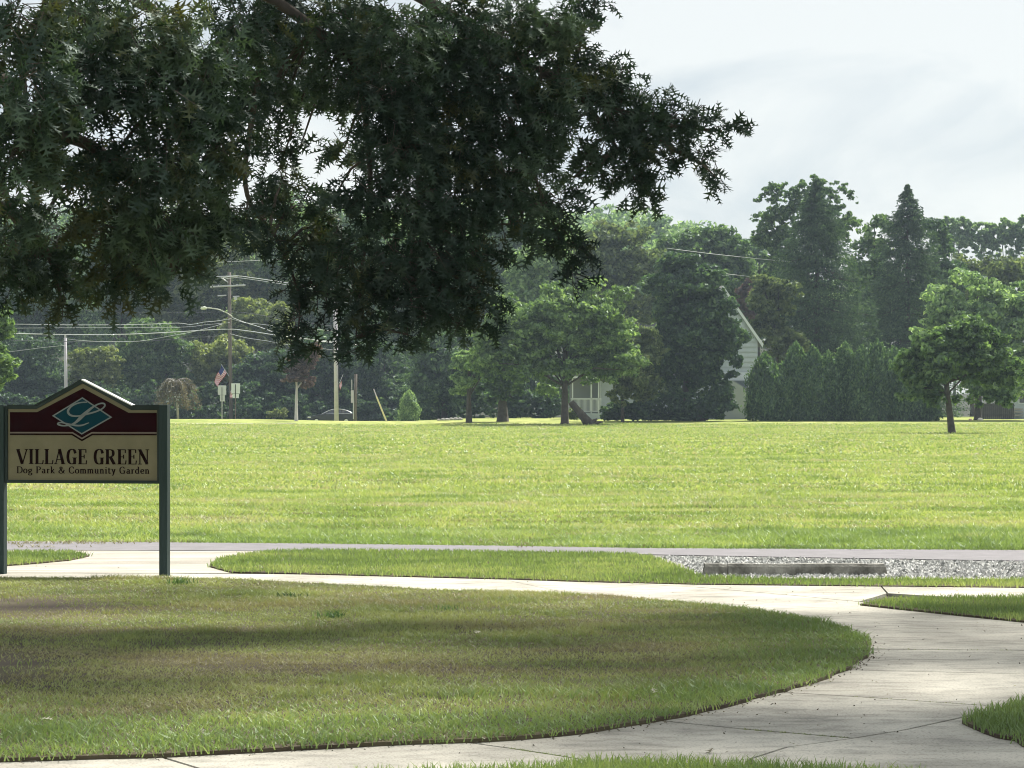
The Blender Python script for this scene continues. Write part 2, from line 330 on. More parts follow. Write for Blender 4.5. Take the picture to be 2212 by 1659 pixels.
# ------------------------------------------------------------------ grass blades (real geometry)
def inpoly(x, y, pw):
    ins = np.zeros(len(x), bool); n = len(pw)
    for i in range(n):
        x0, y0 = pw[i]; x1, y1 = pw[(i + 1) % n]
        if y0 == y1: continue
        c = ((y0 > y) != (y1 > y)) & (x < (x1 - x0) * (y - y0) / (y1 - y0) + x0); ins ^= c
    return ins
def vnoise(x, y, sc, seed):
    rr = np.random.RandomState(seed); T = rr.rand(128, 128); x = x * sc; y = y * sc
    xi = np.floor(x).astype(int); yi = np.floor(y).astype(int); fx = x - xi; fy = y - yi; fx = fx*fx*(3-2*fx); fy = fy*fy*(3-2*fy)
    g = lambda a_, b_: T[a_ % 128, b_ % 128]
    return (g(xi,yi)*(1-fx)+g(xi+1,yi)*fx)*(1-fy) + (g(xi,yi+1)*(1-fx)+g(xi+1,yi+1)*fx)*fy
def fbm(x, y, sc, seed): return .5*vnoise(x,y,sc,seed)+.3*vnoise(x,y,sc*2.3,seed+1)+.2*vnoise(x,y,sc*5.1,seed+2)
def blades(name, x, y, z0, hgt, wid, seed, m, label, lean=.5):
    n = len(x); rr = np.random.RandomState(seed)
    az = rr.rand(n) * 2 * np.pi; az2 = rr.rand(n) * 2 * np.pi; h = hgt * (.55 + .8 * rr.rand(n)); ln = h * lean * (.2 + rr.rand(n) * 1.3)
    dx, dy = np.cos(az) * wid / 2, np.sin(az) * wid / 2
    B = np.stack([x, y, z0 - .01], -1); Wd = np.stack([dx, dy, 0*dx], -1)
    md = B + np.stack([np.cos(az2)*ln*.3, np.sin(az2)*ln*.3, h*.6], -1)
    tp = B + np.stack([np.cos(az2)*ln, np.sin(az2)*ln, h], -1)
    vs = np.stack([B - Wd, B + Wd, md + Wd*.7, md - Wd*.7, tp], 1).reshape(-1, 3); k = np.arange(n)*5
    # quads base + tip triangle as degenerate-free tris
    f = np.concatenate([np.stack([k, k+1, k+2], -1), np.stack([k, k+2, k+3], -1), np.stack([k+3, k+2, k+4], -1)])
    tone = np.clip(.1+.55*rr.rand(n)+2.1*(fbm(x*.55, y*1.3, .8, 7)-.5)+1.1*(fbm(x, y*2.2, 2.4, 17)-.5)+.1, 0, 1)
    o = link(name, mesh_np(name, vs, f, [m], False, np.repeat(tone, 5)))
    return tag(o, label, 'grass', kind='stuff')
G_FIELD = leafmat('grass_field', ((.19,.26,.085), (.32,.385,.14), (.46,.48,.22)), .35, .3, .35, 1.3, patch=(.42,.39,.26), pscale=.35, pstretch=(.5,1,1), pthr=(.52,.68))
G_NEAR = leafmat('grass_near', ((.19,.235,.09), (.31,.35,.135), (.45,.46,.21)), .3, .8, .4, 1.3, patch=(.30,.27,.15), pscale=.8, pstretch=(.5,1.2,1), pthr=(.49,.66))
G_VERGE = leafmat('grass_verge', ((.15,.215,.08), (.25,.335,.12), (.40,.45,.19)), .35, .8, .4, 1.3)
def scatter(pw, dens, seed, xr=None, yr=None):
    A = np.array(pw); x0, y0 = A.min(0); x1, y1 = A.max(0)
    if xr: x0, x1 = max(x0, xr[0]), min(x1, xr[1])
    if yr: y0, y1 = max(y0, yr[0]), min(y1, yr[1])
    rr = np.random.RandomState(seed); n = int((x1-x0)*(y1-y0)*dens); x = x0 + rr.rand(n)*(x1-x0); y = y0 + rr.rand(n)*(y1-y0)
    px = x / y * F + 1106; k = (px > -170) & (px < 2380) & inpoly(x, y, pw); x, y = x[k], y[k]; return x+rr.normal(0, .018, len(x)), y+rr.normal(0, .03, len(x))
pw, hg = AREAS[id(LAWN)]
x, y = scatter(pw, 3600, 1, yr=(12, 40))
d = fbm(x, y*1.4, .55, 21); rr = np.random.RandomState(5)
# the edge strip by the walk and the right end is lusher; worn soil in the left middle
pxx = x / y * F + 1106; pyy = HY + F*EYE/y
lush = .75*np.clip((pyy - 1470 + (pxx-900)*.02)/130, 0, 1) + .9*np.clip((pxx-1350)/520, 0, 1) + .8*(fbm(x, y, .7, 33)-.5)
bare = np.exp(-(((pxx-60)/230)**2 + ((pyy-1325)/26)**2)) + .8*np.exp(-(((pxx-20)/120)**2 + ((pyy-1455)/40)**2)) + .6*np.exp(-(((pxx-330)/130)**2 + ((pyy-1408)/13)**2)) + .6*np.exp(-(((pxx-480)/170)**2 + ((pyy-1460)/14)**2))
keep = rr.rand(len(x)) < np.clip(.9 - 1.5*np.clip(d - .48, 0, 1)*(1-np.clip(lush, 0, 1)) - .95*bare, .06, 1)
x, y, d, lush = x[keep], y[keep], d[keep], lush[keep]
hh = .030 + .018*np.clip(lush, 0, 1) + .02*(fbm(x, y, 1.2, 40) > .6)
isl = lush > .30 + .45*rr.rand(len(x))
blades('lawn_grass', x[~isl], y[~isl], np.full((~isl).sum(), hg), hh[~isl]*.85, .0075, 11, G_NEAR, 'thin olive and dry brown lawn under the oak', 1.2)
blades('lawn_grass', x[isl], y[isl], np.full(isl.sum(), hg), hh[isl]*.85, .008, 12, G_VERGE, 'lusher green grass along the curving sidewalk edge', 1.0)
xt, yt = scatter(AREAS[id(LAWN)][0], 1300, 19, yr=(12, 40)); pxt = xt/yt*F+1106; pyt = HY+F*EYE/yt; bt = np.exp(-(((pxt-60)/230)**2+((pyt-1325)/26)**2))+.8*np.exp(-(((pxt-20)/120)**2+((pyt-1455)/40)**2)); kt = (fbm(xt, yt*1.6, 1.1, 64) > .5) & (bt < .35+.2*np.random.RandomState(4).rand(len(xt))); xt, yt = xt[kt], yt[kt]
blades('thatch', xt, yt, np.full(len(xt), hg+.012), .010, .007, 66, leafmat('thatch', ((.11,.095,.05),(.24,.21,.12),(.40,.36,.21)), .1, .9, .3), 'dry thatch and clippings lying on the thin lawn', 4.5)
for p, dens, hb, wd, lab in ((ISLE, 1700, .045, .011, 'bright green grass island between lane and sidewalk'), (LOBE, 1700, .045, .011, 'green grass tongue behind the sign posts'),
                         (STRIP, 2200, .045, .009, 'green grass wedge right of the sidewalk fork'), (CORNER, 3800, .05, .008, 'bright grass in the lower right corner'),
                         (FRONT, 4800, .055, .007, 'bright grass fringe in front of the near sidewalk')):
    pw, hg = AREAS[id(p)]; x, y = scatter(pw, dens, int(dens)+3, yr=(11, 60)); blades('verge_grass', x, y, np.full(len(x), hg), hb, wd, int(dens), G_VERGE, lab)
# field grass: dense near, thinning out
def field_band(y0, y1, dens, hb, wd, seed, lab, m=G_FIELD):
    n = int((y1-y0)*(y1+y0)/2*.43*dens); rr = np.random.RandomState(seed)
    y = np.sqrt(y0**2 + rr.rand(n)*(y1**2-y0**2)); x = (rr.rand(n)-.5)*.43*y; d = fbm(x, y*2, .5, 50)
    k = (rr.rand(n) < np.clip(1.35 - d, .3, 1)) & ~inpoly(x, y, poly_world([(-1200,1167),(185,1175),(600,1178),(1106,1184),(1406,1189),(2212,1193),(3000,1197),(3000,1400),(-1200,1400)]))
    x, y = x[k], y[k]; return blades('field_grass', x, y, H(x, y), hb*(1+.6*(fbm(x, y, .9, 60) > .6)), wd, seed, m, lab, lean=.9)
field_band(30.3, 35.5, 1300, .07, .013, 70, 'longer green grass along the far edge of the lane', G_VERGE)
field_band(33, 52, 520, .055, .022, 71, 'mown yellow green field grass beyond the lane')
field_band(52, 90, 130, .065, .045, 72, 'mown field grass in the middle distance')
field_band(90, 215, 22, .08, .10, 73, 'mown field grass towards the far trees')
rr = np.random.RandomState(88); n = 90000; y = 31+rr.rand(n)**1.3*34; x = (rr.rand(n)-.5)*.43*y; d = fbm(x*.45, y*1.8, .9, 90); k = (d > .60)&(rr.rand(n) < (d-.58)*7); x, y = x[k], y[k]
blades('dry_clippings', x, y, np.full(len(x), .035), .035, .014, 89, leafmat('dry_clippings', ((.16,.14,.07),(.26,.23,.13),(.40,.37,.24)), .1, .5, .3), 'streaks of dry grass clippings lying on the field', 2.6)

# gravel
rr = np.random.RandomState(8); gp = poly_world([(1425,1206),(1475,1222),(1520,1249),(2560,1253),(2560,1220),(2212,1217.5),(1450,1205)])
A = np.array(gp); n = 16000; x = A[:,0].min() + rr.rand(n)*np.ptp(A[:,0]); y = A[:,1].min() + rr.rand(n)*np.ptp(A[:,1]); k = inpoly(x, y, gp); x, y = x[k], y[k]; n = len(x)
s = .012 + .02*rr.rand(n)**2; az = rr.rand(n)*6.28
oct_ = np.array([(1,0,0),(0,1,0),(-1,0,0),(0,-1,0),(0,0,1)], float)
vs = []
for q in oct_:
    jx = q[0]*(.7+.6*rr.rand(n)); jy = q[1]*(.7+.6*rr.rand(n)); vs.append(np.stack([x + s*(jx*np.cos(az)-jy*np.sin(az)), y + s*(jx*np.sin(az)+jy*np.cos(az)), .013 + s*.9*q[2]*(.5+rr.rand(n)*.7)], -1))
vs = np.stack(vs, 1).reshape(-1, 3); k = np.arange(n)*5
f = np.concatenate([np.stack([k+a_, k+b_, k+4], -1) for a_, b_ in ((0,1),(1,2),(2,3),(3,0))])
GRV = leafmat('gravel_stones', ((.16,.16,.15), (.40,.395,.38), (.68,.67,.65)), 0, 4, .2)
tag(link('gravel', mesh_np('gravel', vs, f, [GRV], False, np.repeat(rr.rand(n), 5))), 'loose pale grey gravel beside the lane', 'gravel', kind='stuff')

# wheel stop
z = 26.2; p0 = V(1516, 1250, z); p1 = V(1916, 1250, z)
ws = thing('wheel_stop', ((p0[0]+p1[0])/2, z, .02), 'long weathered grey concrete wheel stop in the verge', 'wheel stop')
hw = (p1[0]-p0[0])/2
def stop_seg(x0, x1, tl, tr, h=.115):
    m_ = MB(); h = .098; rr = np.random.RandomState(int(abs(x0)*100)); N = 9; v = []
    for i in range(N+1):
        t = i/N; xx = x0 + (x1-x0)*t; hh_ = h + rr.normal(0, .0025); e = (tl if i == 0 else 0) + (-tr if i == N else 0)
        v += [(xx, -.085, -.06), (xx + e*.5, -.055 + rr.normal(0,.002), hh_*.72), (xx + e, -.03, hh_), (xx + e, .055, hh_), (xx, .08, -.06)]
    f = [(i*5+k, i*5+(k+1)%5, (i+1)*5+(k+1)%5, (i+1)*5+k) for i in range(N) for k in range(5)] + [tuple(range(5)), tuple(N*5+k for k in reversed(range(5)))]
    m_.add(v, f); return m_
stop_seg(-hw, -hw+.235, .05, 0).build('broken_end', M['stop'], ws)
stop_seg(-hw+.245, hw, 0, .03).build('block', M['stop'], ws)

# ------------------------------------------------------------------ the park sign
SZ = 25.9; K = F / SZ
sg = thing('park_sign', (V(181, 0, SZ)[0], SZ, 0), 'dark green framed village green park sign on two posts with teal diamond', 'sign', rz=math.radians(-11))
sg['label'] = 'maroon and cream village green sign on two dark green posts'
CS = math.cos(math.radians(11))
def S(px, py): return ((px-181)/K/CS, (1248-py)/K)
def sp(pts): return [S(*p) for p in pts]
def plate(name, pts, y0, y1, m, parent=sg, bevel=0):
    b = MB(); b.prism(sp(pts), y0, y1); return b.build(name, m, parent, bevel=bevel)
# posts
for x0, x1 in ((351, 369), (-13, 5.5)):
    b = MB(); a_, b_ = S(x0, 874), S(x1, 1300); b.box((a_[0], -.045, b_[1]), (b_[0], .045, a_[1])); b.build('post', M['post_green'], sg, bevel=.004)
# backing board + frame
out_px = [(5.6,875.4),(76,876),(178.5,821),(288,876),(350.5,875.4),(350.5,1043),(5.6,1043)]
plate('frame', out_px, -.012, .03, M['green_wood'])
brd = [(13,883),(77,883),(181,827),(287,885),(347.5,885),(347.5,1036.5),(13,1036.5)]
# frame lip: raised rim strips
def strip(name, pts, wpx, y0, y1, m, closed=False, parent=sg):
    b = MB(); P = [np.array(S(*p)) for p in pts]; n = len(P); w_ = wpx/K; L_ = []; R_ = []
    for i in range(n):
        pr = P[i-1] if (i > 0 or closed) else P[i]; nxp = P[(i+1) % n] if (i < n-1 or closed) else P[i]
        d1 = P[i]-pr; d2 = nxp-P[i]; d1 = d1/np.linalg.norm(d1) if np.linalg.norm(d1) > 0 else d2/np.linalg.norm(d2); d2 = d2/np.linalg.norm(d2) if np.linalg.norm(d2) > 0 else d1
        nn = np.array([-(d1+d2)[1], (d1+d2)[0]]); nn /= np.linalg.norm(nn); c = max(.35, nn.dot(np.array([-d1[1], d1[0]]))); L_.append(P[i]+nn*w_/2/c); R_.append(P[i]-nn*w_/2/c)
    for i in range(n if closed else n-1):
        j = (i+1) % n; q = [L_[i], L_[j], R_[j], R_[i]]
        b.add([(p[0], y0, p[1]) for p in q]+[(p[0], y1, p[1]) for p in q], [(0,1,2,3),(7,6,5,4),(0,4,5,1),(2,6,7,3)]+([(0,3,7,4),(1,5,6,2)] if not closed else []))
    return b.build(name, m, parent)
rim = [(9.3,879),(76.5,879.5),(179.5,823.5),(287.5,880),(349,880),(349,1040),(9.3,1040)]
strip('frame_rim', rim, 6.5, -.03, -.008, M['green_wood'], True)
panel = plate('panel', brd, -.018, -.011, M['sign_cream'])
mar = [(17.7,889.6),(78.7,889.6),(181,838),(282,891),(344,891),(344,932.5),(200,932.5),(178.5,944.5),(158,932.5),(17.7,932.5)]
plate('maroon_field', mar, -.0215, -.017, M['sign_maroon'])
strip('pale_rule', [(17.7,934.2),(158,934.2),(178.5,946.5),(200,934.2),(344,934.2)], 2.6, -.024, -.017, M['sign_line'])
strip('dark_rule', [(17.7,937.6),(156.5,937.6),(178.5,950.5),(201.5,937.6),(344,937.6)], 3.4, -.0225, -.0165, M['sign_brown'])
dia = [(115,897.5),(180,859),(243.5,900.5),(178.5,936.5)]
plate('emblem', dia, -.026, -.021, M['sign_teal'])
strip('emblem_border', dia, 2.6, -.029, -.0205, M['sign_grey'], True)
# script capital in the diamond: pen stroke of varying width
def catmull(P, n=8):
    P = [np.array(p, float) for p in P]; o = []
    for i in range(len(P)-1):
        a_, b_, c_, d_ = P[max(i-1,0)], P[i], P[i+1], P[min(i+2, len(P)-1)]
        for k in range(n):
            t = k/n; o.append(.5*((2*b_)+(-a_+c_)*t+(2*a_-5*b_+4*c_-d_)*t*t+(-a_+3*b_-3*c_+d_)*t**3))
    o.append(P[-1]); return o
def ribbon(b, P, wid, y, dy=.002):
    P = [np.array(p, float) for p in P]; n = len(P); v = []
    for i in range(n):
        d = P[min(i+1,n-1)]-P[max(i-1,0)]; d = d/(np.linalg.norm(d)+1e-9); nn = np.array([-d[1], d[0]])*wid[i]/2
        for q in (P[i]+nn, P[i]-nn): v += [(q[0], y, q[1]), (q[0], y+dy, q[1])]
    f = []
    for i in range(n-1):
        a_ = i*4; c = a_+4; f += [(a_, a_+2, c+2, c), (a_, c, c+1, a_+1), (a_+2, a_+3, c+3, c+2)]
    f += [(0,1,3,2), ((n-1)*4, (n-1)*4+2, (n-1)*4+3, (n-1)*4+1)]
    b.add(v, f)
Lp = [(1090,312,30),(930,318,34),(760,360,40),(610,440,48),(530,540,62),(525,610,66),(580,680,56),(680,712,48),(820,715,42),(1000,680,44),(1180,635,46),(1340,590,44),(1480,535,40),(1570,480,40),(1622,410,46),(1600,355,46),(1520,345,42),(1420,370,40),(1320,420,48),(1200,500,64),(1080,600,84),(950,710,100),(860,800,92),(760,890,66),(650,950,44),(540,985,36),(400,995,40),(280,980,44),(215,945,46),(240,915,38),(330,905,34),(450,928,38),(600,960,44),(760,988,48),(880,990,46),(1000,965,38),(1080,932,30),(1150,908,20)]
cm = catmull([(109.7+a_*.0744, 844.9+b_*.0744, c_*.0744) for a_, b_, c_ in Lp], 5)
b = MB(); ribbon(b, [S(p[0], p[1]) for p in cm], [p[2]/K*1.05 for p in cm], -.0325); b.build('script_letter', M['sign_grey'], sg)
# lettering: broad-pen strokes + serifs
def pen(b, pts, thick, thin, y, curve=True):
    P = catmull(pts, 5) if curve and len(pts) > 2 else [np.array(pts[0], float)+(np.array(pts[-1], float)-np.array(pts[0], float))*t for t in (0, 1)]
    wd = []
    for i in range(len(P)):
        d = P[min(i+1,len(P)-1)]-P[max(i-1,0)]; d = d/(np.linalg.norm(d)+1e-9); v_ = abs(d[1]); wd.append(thin+(thick-thin)*v_**1.5)
    ribbon(b, P, wd, y)
def rect(b, x0, z0, x1, z1, y): b.box((x0, y, z0), (x1, y+.002, z1))
CAPS = {  # unit height 1; width, thick strokes
 'V': (.92, [('d', (.12,.97),(.48,.0)), ('t', (.84,.97),(.50,.0))], [(.0,.3,.97),(.68,.96,.97)]),
 'I': (.42, [('s', .21)], [(.02,.40,.97),(.02,.40,0)]),
 'L': (.72, [('s', .20), ('t', (.66,.0),(.70,.26))], [(.02,.38,.97),(.02,.68,0)]),
 'A': (.90, [('d', (.44,1.0),(.74,.02)), ('t', (.43,.98),(.14,.02)), ('b', .24,.62,.30)], [(.0,.28,0),(.56,.92,0)]),
 'G': (.88, [('c', [(.76,.72),(.66,.93),(.47,.985),(.24,.86),(.15,.5),(.24,.14),(.47,.015),(.68,.1),(.72,.22)]), ('s2', .70,.0,.42)], [(.52,.88,.42)]),
 'E': (.76, [('s', .20), ('t', (.68,.0),(.72,.26)), ('t', (.66,.76),(.66,.98)), ('b', .2,.52,.50), ('t', (.52,.38),(.52,.64))], [(.02,.68,.97),(.02,.70,0)]),
 'R': (.90, [('s', .20), ('c', [(.2,.965),(.46,.965),(.64,.86),(.64,.62),(.46,.5),(.2,.495)]), ('d', (.42,.5),(.74,.02))], [(.02,.4,.97),(.02,.38,0),(.62,.90,0)]),
 'N': (.92, [('t2', .17), ('t2', .76), ('d', (.16,.97),(.75,.03))], [(.0,.30,.97),(.02,.32,0),(.62,.92,.97)]),
}
def caps(b, txt, x0, x1, z0, hgt, y, stem=.235, gap=.07, sp_=.42):
    tot = sum((CAPS[c][0]+gap) if c != ' ' else sp_ for c in txt)-gap; sx = (x1-x0)/tot; cx = x0; T = stem*hgt*.82; t = .045*hgt
    for c in txt:
        if c == ' ': cx += sp_*sx; continue
        wd, st, ser = CAPS[c]; Xf = lambda u: cx+u*sx; Zf = lambda v_: z0+v_*hgt
        for s_ in st:
            if s_[0] == 's': rect(b, Xf(s_[1])-T/2, Zf(0), Xf(s_[1])+T/2, Zf(1), y)
            elif s_[0] == 's2': rect(b, Xf(s_[1])-T/2, Zf(s_[2]), Xf(s_[1])+T/2, Zf(s_[3]), y)
            elif s_[0] == 't2': rect(b, Xf(s_[1])-t/1.3, Zf(0), Xf(s_[1])+t/1.3, Zf(1), y)
            elif s_[0] == 'd':
                (a0, a1), (b0, b1) = s_[1:]; ribbon(b, [(Xf(a0), Zf(a1)), (Xf(b0), Zf(b1))], [T*1.05]*2, y+.0002)
            elif s_[0] == 't':
                (a0, a1), (b0, b1) = s_[1:]; ribbon(b, [(Xf(a0), Zf(a1)), (Xf(b0), Zf(b1))], [t*1.6]*2, y+.0004)
            elif s_[0] == 'b': rect(b, Xf(s_[1]), Zf(s_[3])-t/2, Xf(s_[2]), Zf(s_[3])+t/2, y+.0003)
            elif s_[0] == 'c': pen(b, [(Xf(u), Zf(v_)) for u, v_ in s_[1]], T, t*1.1, y+.0001)
        for a0, a1, v_ in ser: rect(b, Xf(a0), Zf(v_)-t/2+(t/2 if v_ == 0 else 0), Xf(a1), Zf(v_)+t/2+(t/2 if v_ == 0 else 0)+(.004*0), y-.0002)
        cx += (wd+gap)*sx
b = MB(); (xa, za), (xb, zb) = S(31.8, 1002), S(327.5, 969.5); caps(b, 'VILLAGE GREEN', xa, xb, za, zb-za, -.0205); b.build('lettering', M['sign_brown'], sg)
# small mixed-case line; x-height .64, ascender 1.0
SM = {
 'D': (.80, [[(.18,0),(.18,.96)],[(.18,.93),(.48,.93),(.70,.72),(.70,.26),(.48,.04),(.18,.04)]], [(.04,.3,0),(.04,.3,.93)]),
 'o': (.56, [[(.28,.62),(.10,.48),(.10,.16),(.28,.02),(.46,.16),(.46,.48),(.28,.62)]], []),
 'g': (.56, [[(.26,.60),(.11,.5),(.11,.32),(.26,.22),(.40,.32),(.40,.5),(.26,.60)],[(.2,.22),(.12,.08),(.40,.02),(.48,-.14),(.28,-.28),(.08,-.18),(.16,-.02)],[(.38,.56),(.52,.62)]], []),
 'P': (.70, [[(.18,0),(.18,.96)],[(.18,.93),(.46,.92),(.60,.72),(.46,.5),(.18,.46)]], [(.04,.32,0),(.04,.3,.93)]),
 'a': (.54, [[(.38,.44),(.38,.02)],[(.12,.5),(.24,.61),(.38,.5),(.38,.36)],[(.38,.36),(.14,.3),(.10,.12),(.22,.02),(.38,.12)]], [(.34,.52,.0)]),
 'r': (.44, [[(.15,0),(.15,.62)],[(.15,.44),(.26,.58),(.40,.56)]], [(.04,.28,0),(.03,.15,.58)]),
 'k': (.58, [[(.14,0),(.14,1.0)],[(.16,.26),(.46,.6)],[(.22,.34),(.50,.02)]], [(.03,.27,0),(.02,.14,.96),(.4,.58,0)]),
 '&': (.86, [[(.76,.5),(.60,.14),(.34,.0),(.12,.12),(.12,.32),(.40,.58),(.48,.8),(.34,.94),(.22,.8),(.34,.5),(.60,.14),(.82,.02)]], []),
 'C': (.76, [[(.68,.72),(.56,.92),(.40,.96),(.18,.8),(.12,.48),(.2,.14),(.42,.0),(.6,.06),(.70,.24)]], []),
 'm': (.86, [[(.14,0),(.14,.62)],[(.42,0),(.42,.5)],[(.70,0),(.70,.5)],[(.14,.5),(.30,.62),(.42,.48)],[(.42,.5),(.58,.62),(.70,.48)]], [(.03,.25,0),(.32,.53,0),(.6,.82,0),(.02,.14,.58)]),
 'u': (.60, [[(.14,.62),(.14,.14),(.26,.02),(.42,.12)],[(.43,.62),(.43,0)]], [(.03,.14,.58),(.32,.43,.58),(.43,.56,0)]),
 'n': (.60, [[(.14,0),(.14,.62)],[(.43,0),(.43,.48)],[(.14,.48),(.30,.62),(.43,.48)]], [(.03,.26,0),(.32,.55,0),(.02,.14,.58)]),
 'i': (.30, [[(.15,0),(.15,.62)],[(.15,.80),(.15,.92)]], [(.04,.27,0),(.03,.15,.58)]),
 't': (.38, [[(.16,.82),(.16,.14),(.24,.02),(.36,.08)]], [(.04,.34,.58)]),
 'y': (.56, [[(.12,.62),(.29,.08)],[(.46,.62),(.24,-.16),(.10,-.26)]], [(.02,.24,.58),(.36,.54,.58)]),
 'G': (.84, [[(.68,.74),(.56,.92),(.40,.96),(.18,.8),(.12,.48),(.2,.14),(.42,.0),(.62,.08)],[(.66,.02),(.66,.4)]], [(.5,.8,.4)]),
 'd': (.60, [[(.43,0),(.43,1.0)],[(.43,.5),(.26,.62),(.10,.46),(.10,.16),(.26,.02),(.43,.14)]], [(.43,.56,0),(.3,.43,.96)]),
 'e': (.52, [[(.12,.34),(.42,.36),(.38,.54),(.26,.62),(.10,.46),(.10,.18),(.26,.02),(.44,.12)]], []),
}
def small(b, txt, x0, x1, z0, hgt, y):
    gap = .06; sp_ = .36; tot = sum((SM[c][0]+gap) if c != ' ' else sp_ for c in txt)-gap; sx = (x1-x0)/tot; cx = x0; q = 0
    for c in txt:
        if c == ' ': cx += sp_*sx; continue
        wd, st, ser = SM[c]
        for s_ in st: pen(b, [(cx+u*sx, z0+v_*hgt) for u, v_ in s_], .17*hgt, .07*hgt, y-.0001*(q % 5), len(s_) > 2); q += 1
        for a0, a1, v_ in ser: rect(b, cx+a0*sx, z0+v_*hgt, cx+a1*sx, z0+v_*hgt+.055*hgt, y-.0006); q += 1
        cx += (wd+gap)*sx
b = MB(); (xa, za), (xb, zb) = S(31.8, 1022), S(328.5, 1007); small(b, 'Dog Park & Community Garden', xa, xb, za, zb-za, -.0205); b.build('lettering', M['sign_brown'], sg)['kind'] = 'stuff'
# gable caps: sunlight on the right slope is put into its near-white colour
for nm, pts in (('gable_cap', [(178.5,819.6),(291,875.3)]), ('gable_cap', [(178.3,819.6),(74,874.6)])):
    o = strip(nm, pts, 2.6, -.035, .05, M['sunlit_cap'] if pts[1][0] > 180 else M['green_wood'])
    if pts[1][0] > 180: o['label'] = 'gable cap strip coloured pale to look sunlit'
strip('top_rail', [(12,874.5),(74,874.6)], 2.2, -.03, .045, M['green_wood']); strip('top_rail', [(291,875.2),(350,874.6)], 2.2, -.03, .045, M['green_wood'])

# ------------------------------------------------------------------ foliage builders
def leaf_cards(C, N, size, rr, asp=.55, bend=.15, updir=None):
    n = len(C); N = N/(np.linalg.norm(N, axis=1, keepdims=True)+1e-9)
    T = rr.normal(size=(n, 3)) if updir is None else updir + .45*rr.normal(size=(n, 3))
    T = T-(T*N).sum(1, keepdims=True)*N; T /= np.linalg.norm(T, axis=1, keepdims=True)+1e-9; B = np.cross(N, T)
    s = (size*(.6+.8*rr.rand(n)))[:, None] if not hasattr(size, '__len__') else size[:, None]
    v = np.stack([C-T*s-N*s*bend, C+B*s*asp, C+T*s-N*s*bend, C-B*s*asp], 1).reshape(-1, 3); k = np.arange(n)*4
    return v, np.stack([k, k+1, k+2, k+3], -1)
def crown_cloud(ells, nl, lr, n, rr, up=.35, shell=.4):
    """ells: (centre, radii); returns leaf centres and normals on leafy lobes spread over them"""
    Cs = []; Rs = []
    wts = np.array([e[1][0]*e[1][2] for e in ells]); wts = wts/wts.sum()
    for e, w_ in zip(ells, wts):
        m_ = max(4, int(nl*w_)); d = rr.normal(size=(m_, 3)); d /= np.linalg.norm(d, axis=1, keepdims=True); rad = .35+.5*rr.rand(m_, 1)**.6
        Cs.append(e[0]+d*rad*e[1]); mr = min(e[1]); Rs.append(np.stack([mr*lr*(.6+.8*rr.rand(m_))]*3, -1)*np.array([1.15, 1.15, .8]))
    Cs = np.concatenate(Cs); Rs = np.concatenate(Rs); C1, R1 = Cs, Rs
    q = 9; d = rr.normal(size=(len(Cs)*q, 3)); d[:, 2] += .2; d /= np.linalg.norm(d, axis=1, keepdims=True)
    Rr = np.repeat(Rs, q, 0); Cs = np.repeat(Cs, q, 0)+d*Rr*(.55+.5*rr.rand(len(d), 1)); Rs = Rr*(.28+.26*rr.rand(len(d), 1))*np.array([1.1, 1.1, .75]); p = Rs[:, 0]**2; p /= p.sum(); k = rr.choice(len(Cs), n, p=p)
    d = rr.normal(size=(n, 3)); d[:, 2] += .25; d /= np.linalg.norm(d, axis=1, keepdims=True); rad = 1-shell*rr.rand(n, 1)**1.1+.34*rr.rand(n, 1)**3
    P = Cs[k]+d*rad*Rs[k]; N = d+.7*rr.normal(size=(n, 3)); N[:, 2] += up; return P, N, C1, R1
def trunk_mesh(b, base, Cs, height, r0, rr, nlimb=7, lean=(0, 0), split=.35):
    base = np.array(base, float); top = base+np.array([lean[0], lean[1], height]); N = 7
    path = [base+(top-base)*t+np.array([rr.normal(0, .04)*height*.12*t, rr.normal(0, .04)*height*.12*t, 0]) for t in np.linspace(0, 1, N)]
    rad = [r0*(1.0 if i else 1.45)*(1-.8*i/(N-1)) for i in range(N)]; path.insert(1, path[0]+(path[1]-path[0])*.18); rad.insert(1, r0*1.08)
    b.tube(path, rad, 8)
    idx = rr.permutation(len(Cs))[:nlimb]
    for i in idx:
        e = Cs[i]; t = split+(.95-split)*rr.rand()*.7; s_ = base+(top-base)*t
        if e[2] < s_[2]: s_ = base+(top-base)*split
        mid = (s_+e)/2+np.array([0, 0, .08*height]); b.tube([s_, (s_*2+mid)/3, mid, e], [r0*.45*(1-t*.5), r0*.36*(1-t*.5), r0*.22, r0*.06], 5)
LM = {}
def LMAT(key):
    if key in LM: return LM[key]
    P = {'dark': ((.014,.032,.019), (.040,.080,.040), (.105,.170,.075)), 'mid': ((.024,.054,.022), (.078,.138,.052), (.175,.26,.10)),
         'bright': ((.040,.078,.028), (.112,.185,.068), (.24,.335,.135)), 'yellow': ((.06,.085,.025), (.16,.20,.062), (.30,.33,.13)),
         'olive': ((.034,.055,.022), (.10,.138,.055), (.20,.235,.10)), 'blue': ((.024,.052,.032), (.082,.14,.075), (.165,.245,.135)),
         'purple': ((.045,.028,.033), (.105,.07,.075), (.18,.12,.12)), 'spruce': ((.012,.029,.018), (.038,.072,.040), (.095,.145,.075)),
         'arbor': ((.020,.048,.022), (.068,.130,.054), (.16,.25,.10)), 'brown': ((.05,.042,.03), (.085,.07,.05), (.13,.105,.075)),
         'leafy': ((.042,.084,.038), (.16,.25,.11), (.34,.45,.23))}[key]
    LM[key] = leafmat('foliage_'+key, P, .40, .35, .30, 1.7); return LM[key]
